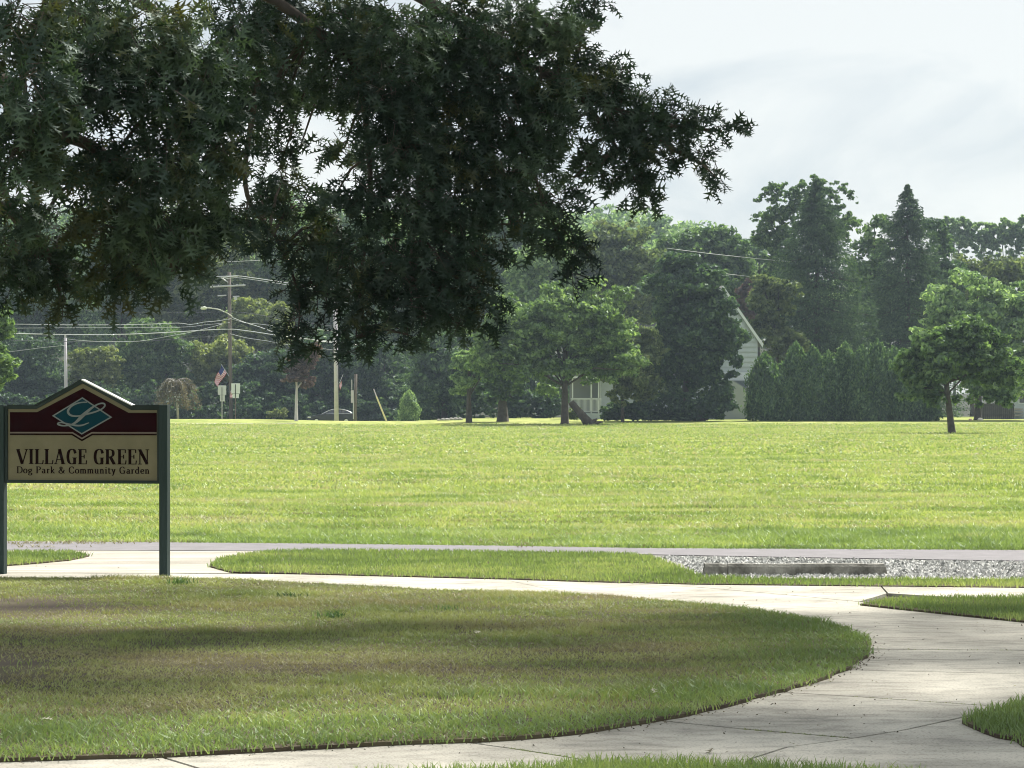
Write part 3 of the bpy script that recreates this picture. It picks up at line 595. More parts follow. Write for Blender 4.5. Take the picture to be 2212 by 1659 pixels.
def tree(name, label, px, z, ells, key, n=14000, leaf=.24, nl=40, lr=.34, r0=.22, nlimb=7, seed=1, group=None, cat='tree', lean=0, shell=.4, depth=.85, split=.35, trunk=True, th=None, bark='bark_far'):
    """ells in picture units (px, py, rx, ry) at depth z: real crown positions in metres follow from them"""
    rr = np.random.RandomState(seed); base = ground(px, z); s_ = z/F
    E = [(V(e[0], e[1], z+(e[4] if len(e) > 4 else 0)), np.array([e[2]*s_, (e[2]+e[3])/2*s_*depth, e[3]*s_])) for e in ells]
    root = thing(name, base, label, cat, group)
    P, N, Cs, Rs = crown_cloud(E, nl, lr, n, rr, shell=shell)
    P[:, 2] = np.maximum(P[:, 2], H(P[:, 0], P[:, 1])+.1+.3*rr.rand(len(P)))
    v, f = leaf_cards(P-base, N, leaf, rr)
    link('crown', mesh_np('crown', v, f, [LMAT(key)], False, np.repeat(rr.rand(len(P)), 4)), root)
    if trunk:
        b = MB(base); top = max(e[0][2]+e[1][2]*.35 for e in E)
        trunk_mesh(b, base-np.array([0, 0, .15]), Cs, th or (top-base[2]), r0, rr, nlimb, (lean*s_, 0), split); b.build('trunk', M[bark], root, smooth=True)
    return root
def spruce(name, label, px, z, top, halfw, key='spruce', seed=1, nb=330, per=70, base_t=.0, bottom=None, group=None, leaf=.15):
    rr = np.random.RandomState(seed); base = ground(px, z); tp = V(px, top, z); Ht = tp[2]-base[2]; Wm = halfw/F*z
    root = thing(name, base, label, 'tree', group)
    t = .03+.965*rr.rand(nb)**1.1; t = base_t+(1-base_t)*t; az = rr.rand(nb)*6.283; ln = Wm*(1-t**2.6)*(.55+.6*rr.rand(nb))+.10
    u = rr.rand(nb, per)**.55; x = u*ln[:, None]; droop = -.30*x*(1-.55*u)+.04*x
    hang = -rr.rand(nb, per)**2*(.35+.5*(1-t[:, None]))*np.minimum(1, .3+u)*.9; side = rr.normal(size=(nb, per))*.16*ln[:, None]*(1-u*.6)
    ca, sa = np.cos(az)[:, None], np.sin(az)[:, None]
    P = np.stack([ca*x-sa*side, sa*x+ca*side, t[:, None]*Ht+droop+hang], -1).reshape(-1, 3)
    P[:, 2] = np.maximum(P[:, 2], .15)
    D = np.stack([ca*np.ones_like(x), sa*np.ones_like(x), -.5*np.ones_like(x)], -1).reshape(-1, 3)
    kp = rr.rand(len(P)) < np.clip(.22+4.2*(1-np.repeat(t, per)), 0, 1); P, D = P[kp], D[kp]
    N = rr.normal(size=P.shape)*.7+np.array([0, 0, .6])+.3*D
    v, f = leaf_cards(P, N, leaf, rr, asp=.34, updir=D)
    link('crown', mesh_np('crown', v, f, [LMAT(key)], False, np.repeat(rr.rand(len(P)), 4)), root)
    b = MB(base); b.tube([base-np.array([0,0,.2]), base+np.array([0,0,Ht*.5]), base+np.array([0,0,Ht*.99])], [Ht*.016+.08, Ht*.009+.04, .015], 8)
    for i in range(0, nb, 7):
        s_ = base+np.array([0,0,t[i]*Ht]); e = s_+np.array([math.cos(az[i])*ln[i]*.85, math.sin(az[i])*ln[i]*.85, -.25*ln[i]]); b.tube([s_, (s_+e)/2+np.array([0,0,-.05*ln[i]]), e], [.05, .035, .012], 4)
    b.build('trunk', M['bark_far'], root, smooth=True); return root
def arbor(px, z, top, halfw, seed, label, group, key='arbor', n=9500, name='arborvitae', cat='evergreen shrub', leaf=.15):
    rr = np.random.RandomState(seed); base = ground(px, z); Ht = V(px, top, z)[2]-base[2]; W = halfw/F*z
    root = thing(name, base, label, cat, group)
    t = rr.rand(n)**.95; az = rr.rand(n)*6.283; prof = np.clip(1-t**3.4, 0, 1)**.7*(.86+.14*np.minimum(t*6, 1))
    lump = 1+.22*(vnoise(az*1.3+seed*3, t*9, 2.2, seed)-.5)+.25*(vnoise(az*4+seed, t*26, 2., seed+9)-.5)+.10*np.sin(az*3+t*9+seed)+.12*np.sin(az*7-t*23+seed*2)+.09*rr.normal(size=n)
    rad = W*prof*lump*(1-.3*rr.rand(n)**2); P = np.stack([np.cos(az)*rad, np.sin(az)*rad, t*Ht*(1-.06*vnoise(az*2+seed, t*0, 1.5, seed+4))+rr.rand(n)**3*.55], -1)
    N = np.stack([np.cos(az), np.sin(az), .3+0*az], -1)+.6*rr.normal(size=(n, 3)); U = np.stack([np.cos(az)*.4, np.sin(az)*.4, 1+0*az], -1)
    v, f = leaf_cards(P, N, leaf, rr, asp=.4, updir=U); link('foliage', mesh_np('foliage', v, f, [LMAT(key)], False, np.repeat(rr.rand(n), 4)), root)
    b = MB(base); b.tube([base-np.array([0,0,.1]), base+np.array([0,0,Ht*.8])], [.09, .02], 6); b.build('stem', M['bark_far'], root); return root

# ------------------------------------------------------------------ background trees
T = tree
# right group
T('maple_tree', 'young dark green maple standing alone in the field right of the hedge', 2057, 163, [(2065,775,88,66),(1985,790,50,48),(1962,845,36,30),(2010,850,40,34),(2140,790,58,52),(2165,850,40,30),(2080,722,66,40),(2020,738,42,34),(2125,735,44,34),(2095,862,44,22),(2190,815,32,34)], 'mid', n=27000, leaf=.16, nl=150, r0=.23, seed=11, lean=-22, lr=.42, th=5.5, nlimb=12, split=.45)
T('maple_tree', 'large pale green maple behind the lone young tree at the right edge', 2112, 232, [(2105,665,95,85),(2185,720,100,110),(2060,725,80,70),(2240,650,90,80),(2150,800,100,70),(2030,690,50,45)], 'leafy', n=42000, leaf=.22, nl=170, r0=.3, seed=12, lr=.30)
for i, (px_, tp_, hw_, lb) in enumerate([(1652,775,27,0),(1688,798,24,0),(1720,752,26,0),(1757,760,24,0),(1790,772,25,0),(1826,752,26,0),(1862,760,25,0),(1896,748,25,0),(1930,762,26,0),(1962,785,25,0),(1995,800,24,0)]):
    arbor(px_, 227+(i % 3)*.5, tp_-4, hw_*1.45, 30+i, 'tall dark arborvitae in the dense row right of the white gable', 'arborvitae hedge row')
spruce('spruce_tree', 'tallest broad dark spruce rising behind the arborvitae row', 1765, 258, 383, 140, seed=21, nb=1300, per=60)
spruce('spruce_tree', 'pointed spruce with bare spire tip right of the broad spruce', 1960, 268, 396, 125, seed=22, nb=1000, per=60)
T('oak_tree', 'tall loose crowned tree showing above and behind the broad spruce', 1745, 282, [(1675,430,48,42),(1745,412,48,36),(1800,410,52,34),(1848,430,26,15),(1675,500,62,60),(1700,580,60,70),(1800,480,58,60),(1740,460,60,50)], 'mid', n=26000, leaf=.19, nl=330, lr=.19, shell=.8, seed=23, r0=.35)
T('maple_tree', 'mid green tree against the left flank of the broad spruce', 1680, 250, [(1672,650,48,62),(1655,705,40,50),(1700,740,50,50)], 'olive', n=12000, leaf=.22, nl=80, seed=24)
T('oak_tree', 'dense green tree filling between the two spruces', 1890, 276, [(1895,500,45,50),(1880,580,60,70),(1920,660,80,90)], 'mid', n=13000, leaf=.25, nl=100, seed=25)
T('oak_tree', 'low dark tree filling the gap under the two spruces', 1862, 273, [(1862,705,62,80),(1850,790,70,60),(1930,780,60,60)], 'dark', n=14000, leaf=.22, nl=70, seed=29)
T('oak_tree', 'round green tree top right of the pointed spruce', 2020, 282, [(2020,520,38,55),(2030,600,60,70),(2010,700,60,90)], 'dark', n=11000, leaf=.26, nl=90, seed=26)
T('oak_tree', 'broad hazy green tree behind the pale maple', 2100, 300, [(2110,600,90,50),(2180,590,80,50),(2060,640,70,70)], 'olive', n=13000, leaf=.3, nl=100, seed=27)
for i, (px_, py_, rx_, ry_, lb) in enumerate([(2062,490,38,28,'far thin tree just right of the pointed spruce'),(2118,498,36,26,'far thin tree with airy crown on the skyline'),(2172,495,34,26,'far thin tree near the right edge of the skyline'),(2222,490,40,30,'far thin tree cut by the right edge of the skyline')]):
    T('thin_tree', lb, px_, 405, [(px_,py_,rx_*1.05,ry_),(px_-18,py_+26,rx_*.9,ry_*.8),(px_+20,py_+28,rx_*.8,ry_*.8),(px_+3,py_+52,rx_*.9,ry_*.55)], 'leafy', n=5200, leaf=.26, nl=130, lr=.2, shell=.9, seed=60+i, r0=.2, group='thin trees on the far skyline', nlimb=6)
T('plum_tree', 'small purple leaved tree above the house roof ridge', 1622, 283, [(1620,655,28,42),(1622,620,20,24)], 'purple', n=4000, leaf=.24, nl=22, seed=28)
# centre group
T('maple_tree', 'spreading yellow green maple in front of the white porch', 1220, 214, [(1225,690,115,85),(1120,735,90,75),(1320,735,72,90),(1180,790,130,62),(1290,650,80,50),(1160,655,75,48),(1070,790,65,50),(1050,740,62,48),(1305,800,80,40)], 'bright', n=46000, leaf=.18, nl=190, r0=.30, seed=31, lr=.34, nlimb=16, shell=.5, split=.3)
T('maple_tree', 'small light green tree left of the spreading maple', 1013, 220, [(1010,800,44,50),(1040,775,40,42),(995,840,30,24)], 'leafy', n=9000, leaf=.19, nl=36, r0=.25, seed=32)
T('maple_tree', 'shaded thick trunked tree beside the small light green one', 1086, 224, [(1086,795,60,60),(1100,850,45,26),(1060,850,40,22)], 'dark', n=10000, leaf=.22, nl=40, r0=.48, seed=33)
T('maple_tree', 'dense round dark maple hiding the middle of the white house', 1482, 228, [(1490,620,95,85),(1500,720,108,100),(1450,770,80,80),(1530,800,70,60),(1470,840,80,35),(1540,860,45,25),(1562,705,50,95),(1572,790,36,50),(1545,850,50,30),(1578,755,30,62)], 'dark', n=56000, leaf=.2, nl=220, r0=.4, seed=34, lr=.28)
T('maple_tree', 'brownish low tree between porch and dark maple', 1345, 222, [(1355,790,72,60),(1385,835,55,45),(1340,850,34,34),(1390,750,45,60),(1330,760,40,40)], 'olive', n=19000, leaf=.18, nl=90, r0=.14, seed=35)
for i, (a_, b_, c_, d_, kk, lb) in enumerate([(1335,888,40,24,'dark','dark low shrub right of the porch steps'),(1400,886,46,32,'dark','dark rounded shrub under the dense maple'),(1470,884,46,38,'dark','tall dark shrub under the trunk of the dense maple'),(1545,886,44,32,'dark','dark shrub beside the low grey wall of the house'),(1508,908,20,12,'purple','small reddish shrub on the lawn under the dense maple'),(1240,893,16,14,'olive','small tangled shrub at the foot of the leaning trunk'),(1560,850,24,22,'dark','dark bushy shrub against the house corner')]):
    T('garden_shrub', lb, a_, 225.5, [(a_,b_,c_,d_)], kk, n=5200 if c_ > 20 else 1200, leaf=.15, nl=22, seed=40+i, trunk=False, group='shrubs in front of the white house', cat='shrub', lr=.45)
T('oak_tree', 'olive topped tree rising directly above the spreading maple', 1330, 292, [(1330,555,95,75),(1260,620,90,90),(1400,620,90,90)], 'olive', n=22000, leaf=.27, nl=150, seed=36, lr=.3)
T('oak_tree', 'mid green tree between the hanging oak branches and olive topped tree', 1185, 288, [(1170,600,85,80),(1150,690,90,90)], 'leafy', n=16000, leaf=.27, nl=120, seed=37, lr=.3)
T('oak_tree', 'light green round top behind the dense dark maple', 1520, 305, [(1520,545,95,62),(1570,610,80,70)], 'mid', n=16000, leaf=.27, nl=120, seed=38, lr=.3)
T('oak_tree', 'bluish hazy tree in the notch beside the house roof', 1640, 335, [(1632,560,60,60),(1600,660,70,90)], 'blue', n=12000, leaf=.3, nl=100, seed=39, lr=.3)
# left group
T('maple_tree', 'sunlit yellow green tree at the left edge behind the sign', -22, 150, [(-25,735,68,75),(-15,800,62,55),(-60,680,60,50),(0,690,38,32)], 'bright', n=15000, leaf=.17, nl=50, r0=.3, seed=50)
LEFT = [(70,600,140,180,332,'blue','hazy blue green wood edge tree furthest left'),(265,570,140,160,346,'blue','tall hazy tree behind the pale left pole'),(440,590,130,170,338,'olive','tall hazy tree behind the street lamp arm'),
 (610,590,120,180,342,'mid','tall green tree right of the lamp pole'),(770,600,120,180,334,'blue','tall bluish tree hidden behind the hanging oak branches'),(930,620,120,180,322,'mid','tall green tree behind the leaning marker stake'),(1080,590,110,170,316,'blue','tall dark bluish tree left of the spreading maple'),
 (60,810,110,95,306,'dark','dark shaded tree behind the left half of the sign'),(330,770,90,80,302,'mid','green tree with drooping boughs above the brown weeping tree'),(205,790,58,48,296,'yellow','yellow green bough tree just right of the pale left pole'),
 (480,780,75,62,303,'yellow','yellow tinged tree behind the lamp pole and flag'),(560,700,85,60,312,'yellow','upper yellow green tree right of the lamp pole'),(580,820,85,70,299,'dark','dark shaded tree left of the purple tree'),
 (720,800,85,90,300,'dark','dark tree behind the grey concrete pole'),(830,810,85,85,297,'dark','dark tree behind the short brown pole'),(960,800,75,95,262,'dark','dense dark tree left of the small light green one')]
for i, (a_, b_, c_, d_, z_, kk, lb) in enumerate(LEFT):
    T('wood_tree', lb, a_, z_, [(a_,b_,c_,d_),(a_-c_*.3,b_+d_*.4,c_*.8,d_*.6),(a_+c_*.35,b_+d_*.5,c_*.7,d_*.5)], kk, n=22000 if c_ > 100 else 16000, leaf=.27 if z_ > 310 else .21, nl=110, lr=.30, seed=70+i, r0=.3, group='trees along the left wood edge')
T('plum_tree', 'purple leaved tree with pale trunk left of the parked car', 640, 232, [(645,790,34,44),(665,765,28,30),(628,815,24,28),(660,820,26,24)], 'purple', n=7500, leaf=.15, nl=44, r0=.15, seed=90, lr=.34, bark='grey_pole')
spruce('fir_tree', 'pale drooping fir left of the clipped column shrub', 925, 272, 690, 72, key='blue', seed=91, nb=200, per=60)
arbor(884, 238, 852, 20, 92, 'small pale green clipped column shrub by the shaded lawn', None, key='leafy', n=4000, name='column_shrub', leaf=.13)
# weeping tree: bare arching branches with thin brownish leaves
rr = np.random.RandomState(93); wz = 262; base = ground(385, wz)
wt = thing('weeping_tree', base, 'brownish weeping tree with bare arching branches above the sign', 'tree'); b = MB(base); P = []
b.tube([base-np.array([0,0,.1]), V(382, 850, wz), V(380, 822, wz)], [.12, .1, .07], 6)
for i in range(26):
    az = rr.rand()*6.283; ln = (1.0+1.3*rr.rand()); st = V(380, 824+rr.rand()*8, wz); q = []
    for t_ in np.linspace(0, 1, 7): q.append(st+np.array([math.cos(az)*ln*t_*(1.15 if math.cos(az) > 0 else 1), math.sin(az)*ln*t_, .55*math.sin(t_*2.4)*(.6+.5*rr.rand())-.9*t_**3.2*(1+rr.rand())]))
    b.tube(q, [.045, .04, .032, .026, .02, .015, .01], 4)
    for j in range(3, 7):
        for _ in range(42): P.append(q[j]+np.array([rr.normal(0, .14), rr.normal(0, .14), -rr.rand()*1.0]))
b.build('branches', M['rock'], wt, smooth=True); P = np.array(P)
v, f = leaf_cards(P-base, rr.normal(size=P.shape), .10, rr, updir=np.array([0, 0, -1.0])); link('crown', mesh_np('crown', v, f, [LMAT('brown')], False, np.repeat(rr.rand(len(P)), 4)), wt)
# undergrowth behind the road and far wood mass
def cloud_stuff(name, label, blobs, key, per, leaf, seed, cat):
    rr = np.random.RandomState(seed); Ps = []; Ns = []
    for c, r_ in blobs:
        P, N, _, _ = crown_cloud([(np.array(c), np.array(r_))], 16, .42, per, rr); Ps.append(P); Ns.append(N)
    P = np.concatenate(Ps); N = np.concatenate(Ns); v, f = leaf_cards(P, N, leaf, rr)
    return tag(link(name, mesh_np(name, v, f, [LMAT(key)], False, np.repeat(rr.rand(len(P)), 4))), label, cat, kind='stuff')
rr = np.random.RandomState(94); bl = []
for px_ in range(-120, 1320, 36):
    z_ = 304+rr.rand()*10; g_ = ground(px_, z_); h_ = 2.0+rr.rand()*1.6; bl.append((g_+np.array([0, 0, h_*1.05]), (2.2+rr.rand(), 1.4, h_)))
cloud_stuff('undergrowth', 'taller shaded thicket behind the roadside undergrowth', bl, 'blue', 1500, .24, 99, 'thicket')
rr = np.random.RandomState(95); bl = []
for px_ in range(-120, 1230, 34):
    z_ = (288 if px_ < 900 else 258)+rr.rand()*8; g_ = ground(px_, z_); h_ = 1.3+rr.rand()*1.7; bl.append((g_+np.array([0, 0, h_*.6]), (1.7+rr.rand(), 1.2, h_)))
cloud_stuff('undergrowth', 'dark undergrowth along the left wood edge', bl, 'dark', 1500, .2, 96, 'undergrowth')
bl = []
for px_, z_ in [(600, 279), (588, 279.5), (612, 279)]:
    g_ = ground(px_, z_); bl.append((g_+np.array([0, 0, .9]), (.6, .5, .45)))
cloud_stuff('roadside_shrub', 'low yellow green shrub on the far verge', bl, 'yellow', 500, .13, 97, 'shrub')['kind'] = 'thing'
bl = []
for row in range(5):
    z_ = 400+row*38
    for px_ in range(-160, 1900, 62):
        if px_ > 1690 and row > 1: continue
        p_ = px_+rr.rand()*40; g_ = ground(p_, z_+rr.rand()*20); r_ = 4.3+rr.rand()*1.8; bl.append((g_+np.array([0, 0, 8.5+rr.rand()*3.0]), (r_, r_, r_*1.15)))
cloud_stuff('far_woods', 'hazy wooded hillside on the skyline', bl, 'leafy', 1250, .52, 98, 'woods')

# leaning trunk, rocks, shrubs near the house
z = 211; b0 = V(1233, 868, z); e0 = np.array([V(1276, 0, z)[0], z, float(H(0, z))-.1])
lt = thing('leaning_trunk', e0, 'dark broken trunk leaning up beside the spreading maple', 'tree trunk'); b = MB(e0)
b.tube([e0, e0+(b0-e0)*.35+np.array([.03, 0, 0]), e0+(b0-e0)*.7, b0], [.45, .33, .27, .25], 9); b.build('trunk', M['bark'], lt, smooth=True)
b = MB(e0)
for q in ((1290, 905, .14), (1262, 908, .12), (1302, 911, .1)): b.tube([e0+(b0-e0)*.1, V(q[0], q[1], z-.2)], [.28, q[2]*.5], 6)
b.build('roots', M['bark'], lt, smooth=True)
rr = np.random.RandomState(44)
def rock(px, py, z, s, label, group, m=None):
    base = V(px, py, z); base[2] = float(H(base[0], z)); bm = bmesh.new(); bmesh.ops.create_icosphere(bm, subdivisions=2, radius=s)
    for v_ in bm.verts: v_.co *= 1+.25*(rr.rand()-.5); v_.co.z *= .6
    me = bpy.data.meshes.new('rock'); bm.to_mesh(me); bm.free(); me.materials.append(m or M['rock']); o = link('landscape_rock', me); o.location = Vector(base+np.array([0, 0, s*.3])); tag(o, label, 'rock', group)
for q in (948, 958, 966, 975, 984, 994): rock(q, 900, 232+rr.rand(), .16+.12*rr.rand(), 'pale rounded rock in the row edging the shaded lawn', 'pale rocks in a row on the shaded lawn')
rock(2096, 903, 230, .16, 'smaller pinkish stone by the trunk of the large pale maple', None, mat('pink_stone', (.75, .5, .42), .7)); rock(2118, 899, 230, .24, 'larger whitish stone right of the trunk of the large pale maple', None, mat('white_stone', (.8, .74, .66), .7))

# ------------------------------------------------------------------ white house
HZ = 240.0; hs = HZ/F
def HX(px): return (px-1106)*hs
def HH(py): return EYE-(py-HY)*hs
hb = float(H(HX(1450), HZ))
house = thing('white_house', (HX(1450), HZ, hb-.1), 'white clapboard house with steep gable half hidden by trees', 'house'); HO = (HX(1450), HZ, hb-.1)
gx0, gx1 = HX(1480), HX(1644); gm = (gx0+gx1)/2; ev = HH(806); apex = HH(618)
rx = HX(1650)
b = MB(HO); b.prism([(gx0, hb-.1), (gx1-.25, hb-.1), (gx1-.25, HH(735)), (gm, apex-.25), (gx0, HH(735))], HZ+.6, HZ+9); b.build('wall', M['siding'], house)
# clapboards: each board a piece standing proud
def bmesh_board(wd): 
    return None
nb_ = 15; z0_ = HH(803); z1_ = HH(640)
for i in range(nb_):
    za = z0_+(z1_-z0_)*i/nb_; zc = z0_+(z1_-z0_)*(i+1)/nb_-.04
    def xr(z_):
        t_ = max(0, (z_-HH(735))/(apex-.3-HH(735))); return gx1-.25-(gx1-.25-gm)*t_
    xe = min(xr(za), xr(zc)); xs_ = 2*gm-xe
    b = MB(HO); b.add([(xs_, HZ+.49, za), (xe, HZ+.49, za), (xe, HZ+.58, zc), (xs_, HZ+.58, zc), (xs_, HZ+.61, za), (xe, HZ+.61, za), (xe, HZ+.61, zc), (xs_, HZ+.61, zc)], [(0,1,2,3),(0,4,5,1),(1,5,6,2),(3,2,6,7),(0,3,7,4)]); b.build('clapboard', M['siding'], house)
# steep roof with verge boards
b = MB(HO)
for sgn in (1, -1):
    e_ = (gm+sgn*(rx-gm)*1.0, HH(742)); a_ = (gm, apex+.12)
    b.prism([(a_[0], a_[1]), (e_[0], e_[1]), (e_[0]-sgn*.05, e_[1]-.22), (a_[0], a_[1]-.26)], HZ+.35, HZ+9.3)
b.build('roof', M['roofing'], house)
b = MB(HO)
for sgn in (1, -1):
    e_ = (gm+sgn*(rx-gm)*1.0, HH(743)); a_ = (gm, apex+.10)
    b.prism([(a_[0], a_[1]), (e_[0], e_[1]), (e_[0]-sgn*.08, e_[1]-.3), (a_[0], a_[1]-.34)], HZ+.27, HZ+.347)
b.build('verge_board', M['white'], house)
b = MB(HO); b.box((gx0, HZ+.3, HH(812)), (gx1+.1, HZ+.59, HH(804))); b.build('eave_board', M['white'], house)
b = MB(HO); b.prism([(gx0, HH(812)), (gx1, HH(812)), (gx1, HH(822)), (gx0, HH(822))], HZ+.1, HZ+.57); b.build('porch_roof_edge', M['white'], house)
# grey lean-to with white corner board
b = MB(HO); b.prism([(HX(1560), hb-.1), (HX(1612), hb-.1), (HX(1612), HH(842)), (HX(1580), HH(822)), (HX(1560), HH(822))], HZ-1.6, HZ+.55); b.build('entry_wall', mat('grey_white_paint', (.34, .37, .39), .7), house)
b = MB(HO); b.box((HX(1612.5), HZ-.4, hb-.1), (HX(1629), HZ+.5, HH(824))); b.build('corner_board', M['white'], house)
# long wing + porch to the left
b = MB(HO); b.box((HX(1300), HZ+1.2, hb-.1), (gx0-.02, HZ+7.5, HH(812))); b.build('wing_wall', M['siding'], house)
b = MB(HO); b.prism([(HZ+.7, HH(812)), (HZ+8, HH(812)), (HZ+4.3, HH(745))], HX(1296), gx0, 'x'); b.build('wing_roof', M['roofing'], house)
for q in (1352, 1402, 1450):
    fb = MB(HO); x0_, x1_, zb_, zt_ = HX(q-9), HX(q+9), HH(862), HH(828)
    for a_ in ((x0_, x0_+.09, zb_, zt_), (x1_-.09, x1_, zb_, zt_), (x0_+.09, x1_-.09, zt_-.09, zt_), (x0_+.09, x1_-.09, zb_, zb_+.09), (x0_+.09, x1_-.09, (zb_+zt_)/2-.03, (zb_+zt_)/2+.03)): fb.box((a_[0], HZ+1.12, a_[2]), (a_[1], HZ+1.196, a_[3]))
    wf = fb.build('window', M['white'], house); fb = MB(HO); fb.box((x0_+.092, HZ+1.165, zb_+.092), (x1_-.092, HZ+1.19, zt_-.092)); fb.build('pane', M['glass'], wf)
pf = HH(893); px0, px1 = HX(1232), HX(1298)
b = MB(HO); b.box((px0, HZ-1.6, hb-.1), (px1, HZ+3.4, pf)); b.build('porch_floor', M['siding'], house)
b = MB(HO); b.prism([(HX(1226), HH(814)), (HX(1304), HH(814)), (HX(1290), HH(802)), (HX(1236), HH(802))], HZ-1.9, HZ+3.5); b.build('porch_roof', M['roofing'], house)
b = MB(HO); b.box((HX(1226), HZ-1.95, HH(817.5)), (HX(1304), HZ-1.91, HH(813.5))); b.build('porch_fascia', M['white'], house)
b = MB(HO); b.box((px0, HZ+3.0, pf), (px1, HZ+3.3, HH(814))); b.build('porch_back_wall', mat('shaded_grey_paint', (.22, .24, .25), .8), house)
for q in (1236, 1276, 1292):
    b = MB(HO); b.box((HX(q)-.05, HZ-1.6, pf), (HX(q)+.05, HZ-1.5, HH(817.4))); b.build('porch_post', M['white'], house)
rl = MB(HO); rl.box((px0, HZ-1.6, HH(863)), (px1, HZ-1.5, HH(860.5))); rl.box((px0, HZ-1.6, HH(889)), (px1, HZ-1.5, HH(887.5))); rail = rl.build('railing', M['white'], house)
for i in range(26):
    x_ = px0+.06+(px1-px0-.1)*i/25; b = MB(HO); b.box((x_-.018, HZ-1.575, HH(887.4)), (x_+.018, HZ-1.535, HH(863.1))); b.build('baluster', M['white'], rail)
# right edge: pale house corner, steps and dark fence
rz_ = 246.0
rh = thing('pale_house', V(2230, 900, rz_), 'pale house corner cut by the right edge of the picture', 'house'); ro = V(2230, 900, rz_)
def RX(px): return (px-1106)/F*rz_
def RH(py): return EYE-(py-HY)/F*rz_
b = MB(ro); b.box((RX(2190), rz_, RH(905)), (RX(2330), rz_+6, RH(800))); b.build('wall', M['siding'], rh)
b = MB(ro); b.prism([(RX(2183), RH(800)), (RX(2340), RH(800)), (RX(2262), RH(745))], rz_-.3, rz_+6.3); b.build('roof', M['roofing'], rh)
for a_, b_ in ((822, 846), (850, 872)):
    wb = MB(ro); wb.box((RX(2200), rz_-.06, RH(b_)), (RX(2216), rz_-.004, RH(a_))); wnd = wb.build('window', M['white'], rh)
    wb = MB(ro); wb.box((RX(2202), rz_-.075, RH(b_-2)), (RX(2214), rz_-.062, RH(a_+2))); wb.build('pane', M['glass'], wnd)
for a_ in (882, 888, 895):
    b = MB(ro); b.box((RX(2189), rz_-1.0+(895-a_)*.02, RH(a_+4)), (RX(2206), rz_-.1, RH(a_))); b.build('step', M['rock'], rh)
fo = ground(2155, 240); fn = thing('board_fence', fo, 'dark purplish board fence behind the large pale maple', 'fence'); nbd = 17
for i in range(nbd):
    x0_ = (2118+i*4.3-1106)/F*240; x1_ = x0_+4.0/F*240; b = MB(fo); b.box((x0_, 240, fo[2]-.1), (x1_, 240.03, EYE-(871+((i*7) % 3)*.4-HY)/F*240)); b.build('plank', M['fence'], fn)
for yy in (876, 896):
    b = MB(fo); zt = EYE-(yy-HY)/F*240; b.box(((2117-1106)/F*240, 240.032, zt-.05), ((2192-1106)/F*240, 240.08, zt+.04)); b.build('fence_rail', M['fence'], fn)

# ------------------------------------------------------------------ poles, lamp, cables, flags, road signs
UZ = 284.0
def pole(px, z, top, wpx, m, name, label, lean=0, n=10):
    base = ground(px, z); root = thing(name, base, label, 'pole'); b = MB(base); tp = V(px+lean, top, z); r_ = wpx/2/F*z
    b.tube([base-np.array([0, 0, .3]), (base+tp)/2, tp], [r_, r_*.93, r_*.85], n); b.build('shaft', m, root, smooth=True); return root, base
p1, _ = pole(143, UZ, 730, 7.5, M['grey_pole'], 'utility_pole', 'pale grey pole rising behind the left slope of the sign', lean=-2)
b = MB(_); b.tube([V(141, 733, UZ), V(141, 722, UZ)], .11, 6); b.build('cap', M['metal'], p1)
up, ub = pole(499, UZ, 588, 8.5, M['wood_pole'], 'utility_pole', 'tall brown wooden utility pole with crossarm and street lamp', lean=-4)
b = MB(ub); a_, c_ = V(454, 619.5, UZ-.25), V(530, 616, UZ-.25); b.tube([a_, c_], .09, 5); b.build('crossarm', M['metal'], up)
b = MB(ub); b.tube([V(466, 598, UZ-.2), V(513, 596.5, UZ-.2)], .08, 5); b.build('crossarm', M['metal'], up)
for q in (458, 472, 512, 526):
    b = MB(ub); b.tube([V(q, 618, UZ-.25), V(q, 613, UZ-.25)], [.08, .05], 6); b.build('insulator', M['metal'], up)
for q in ((470, 639, 489), (503, 641, 517)):
    b = MB(ub); b.tube([V(q[0], q[1], UZ-.3), V(q[2], q[1]-1, UZ-.3)], .07, 5); b.build('bracket', M['metal'], up)
b = MB(ub); b.tube([V(493, 610, UZ-.2), V(478, 600, UZ-.2)], .06, 5); b.build('brace', M['metal'], up)
b = MB(ub); b.tube([V(509, 641, UZ-.35), V(509, 648, UZ-.35)], [.16, .15], 8); b.build('transformer', M['metal'], up)
b = MB(ub); b.tube(catmull([V(502, 684, UZ-.25), V(490, 676, UZ-.6), V(474, 669, UZ-1.0), V(458, 666, UZ-1.3), V(446, 665, UZ-1.5)], 3), .06, 6); la = b.build('lamp_arm', mat('lamp_arm_grey', (.6, .62, .52), .5), up, smooth=True)
b = MB(ub); hx = V(440, 666, UZ-1.6); b.tube([hx+np.array([.32, .1, 0]), hx+np.array([.1, 0, .03]), hx+np.array([-.2, 0, 0]), hx+np.array([-.33, 0, -.03])], [.09, .19, .17, .05], 8); b.build('lamp_head', mat('lamp_head_grey', (.68, .72, .58), .4), la, smooth=True)
gp_, gb = pole(727, 262, 640, 10.0, M['grey_pole'], 'utility_pole', 'thick pale grey pole standing behind the parked car', lean=-3)
for i, q in enumerate((706, 711, 717, 722, 728)):
    b = MB(gb); c_ = V(724+(i % 3)*2.2, q, 262-.24); b.box(c_-np.array([.04, .02, .09]), c_+np.array([.04, .02, .09])); b.build('number_tag', M['tyre'], gp_)
bp_, bb = pole(766.5, 256, 808, 8.0, M['wood_pole'], 'utility_pole', 'short brown wooden pole with meter box right of the car', lean=2)
b = MB(bb); b.box(V(758, 870, 255.6), V(764, 843, 256.0)); b.build('meter_box', M['grey_pole'], bp_, bevel=.02)
b = MB(bb); b.tube([V(760, 842, 255.7), V(760, 820, 255.7)], .045, 6); b.build('conduit', M['metal'], bp_)
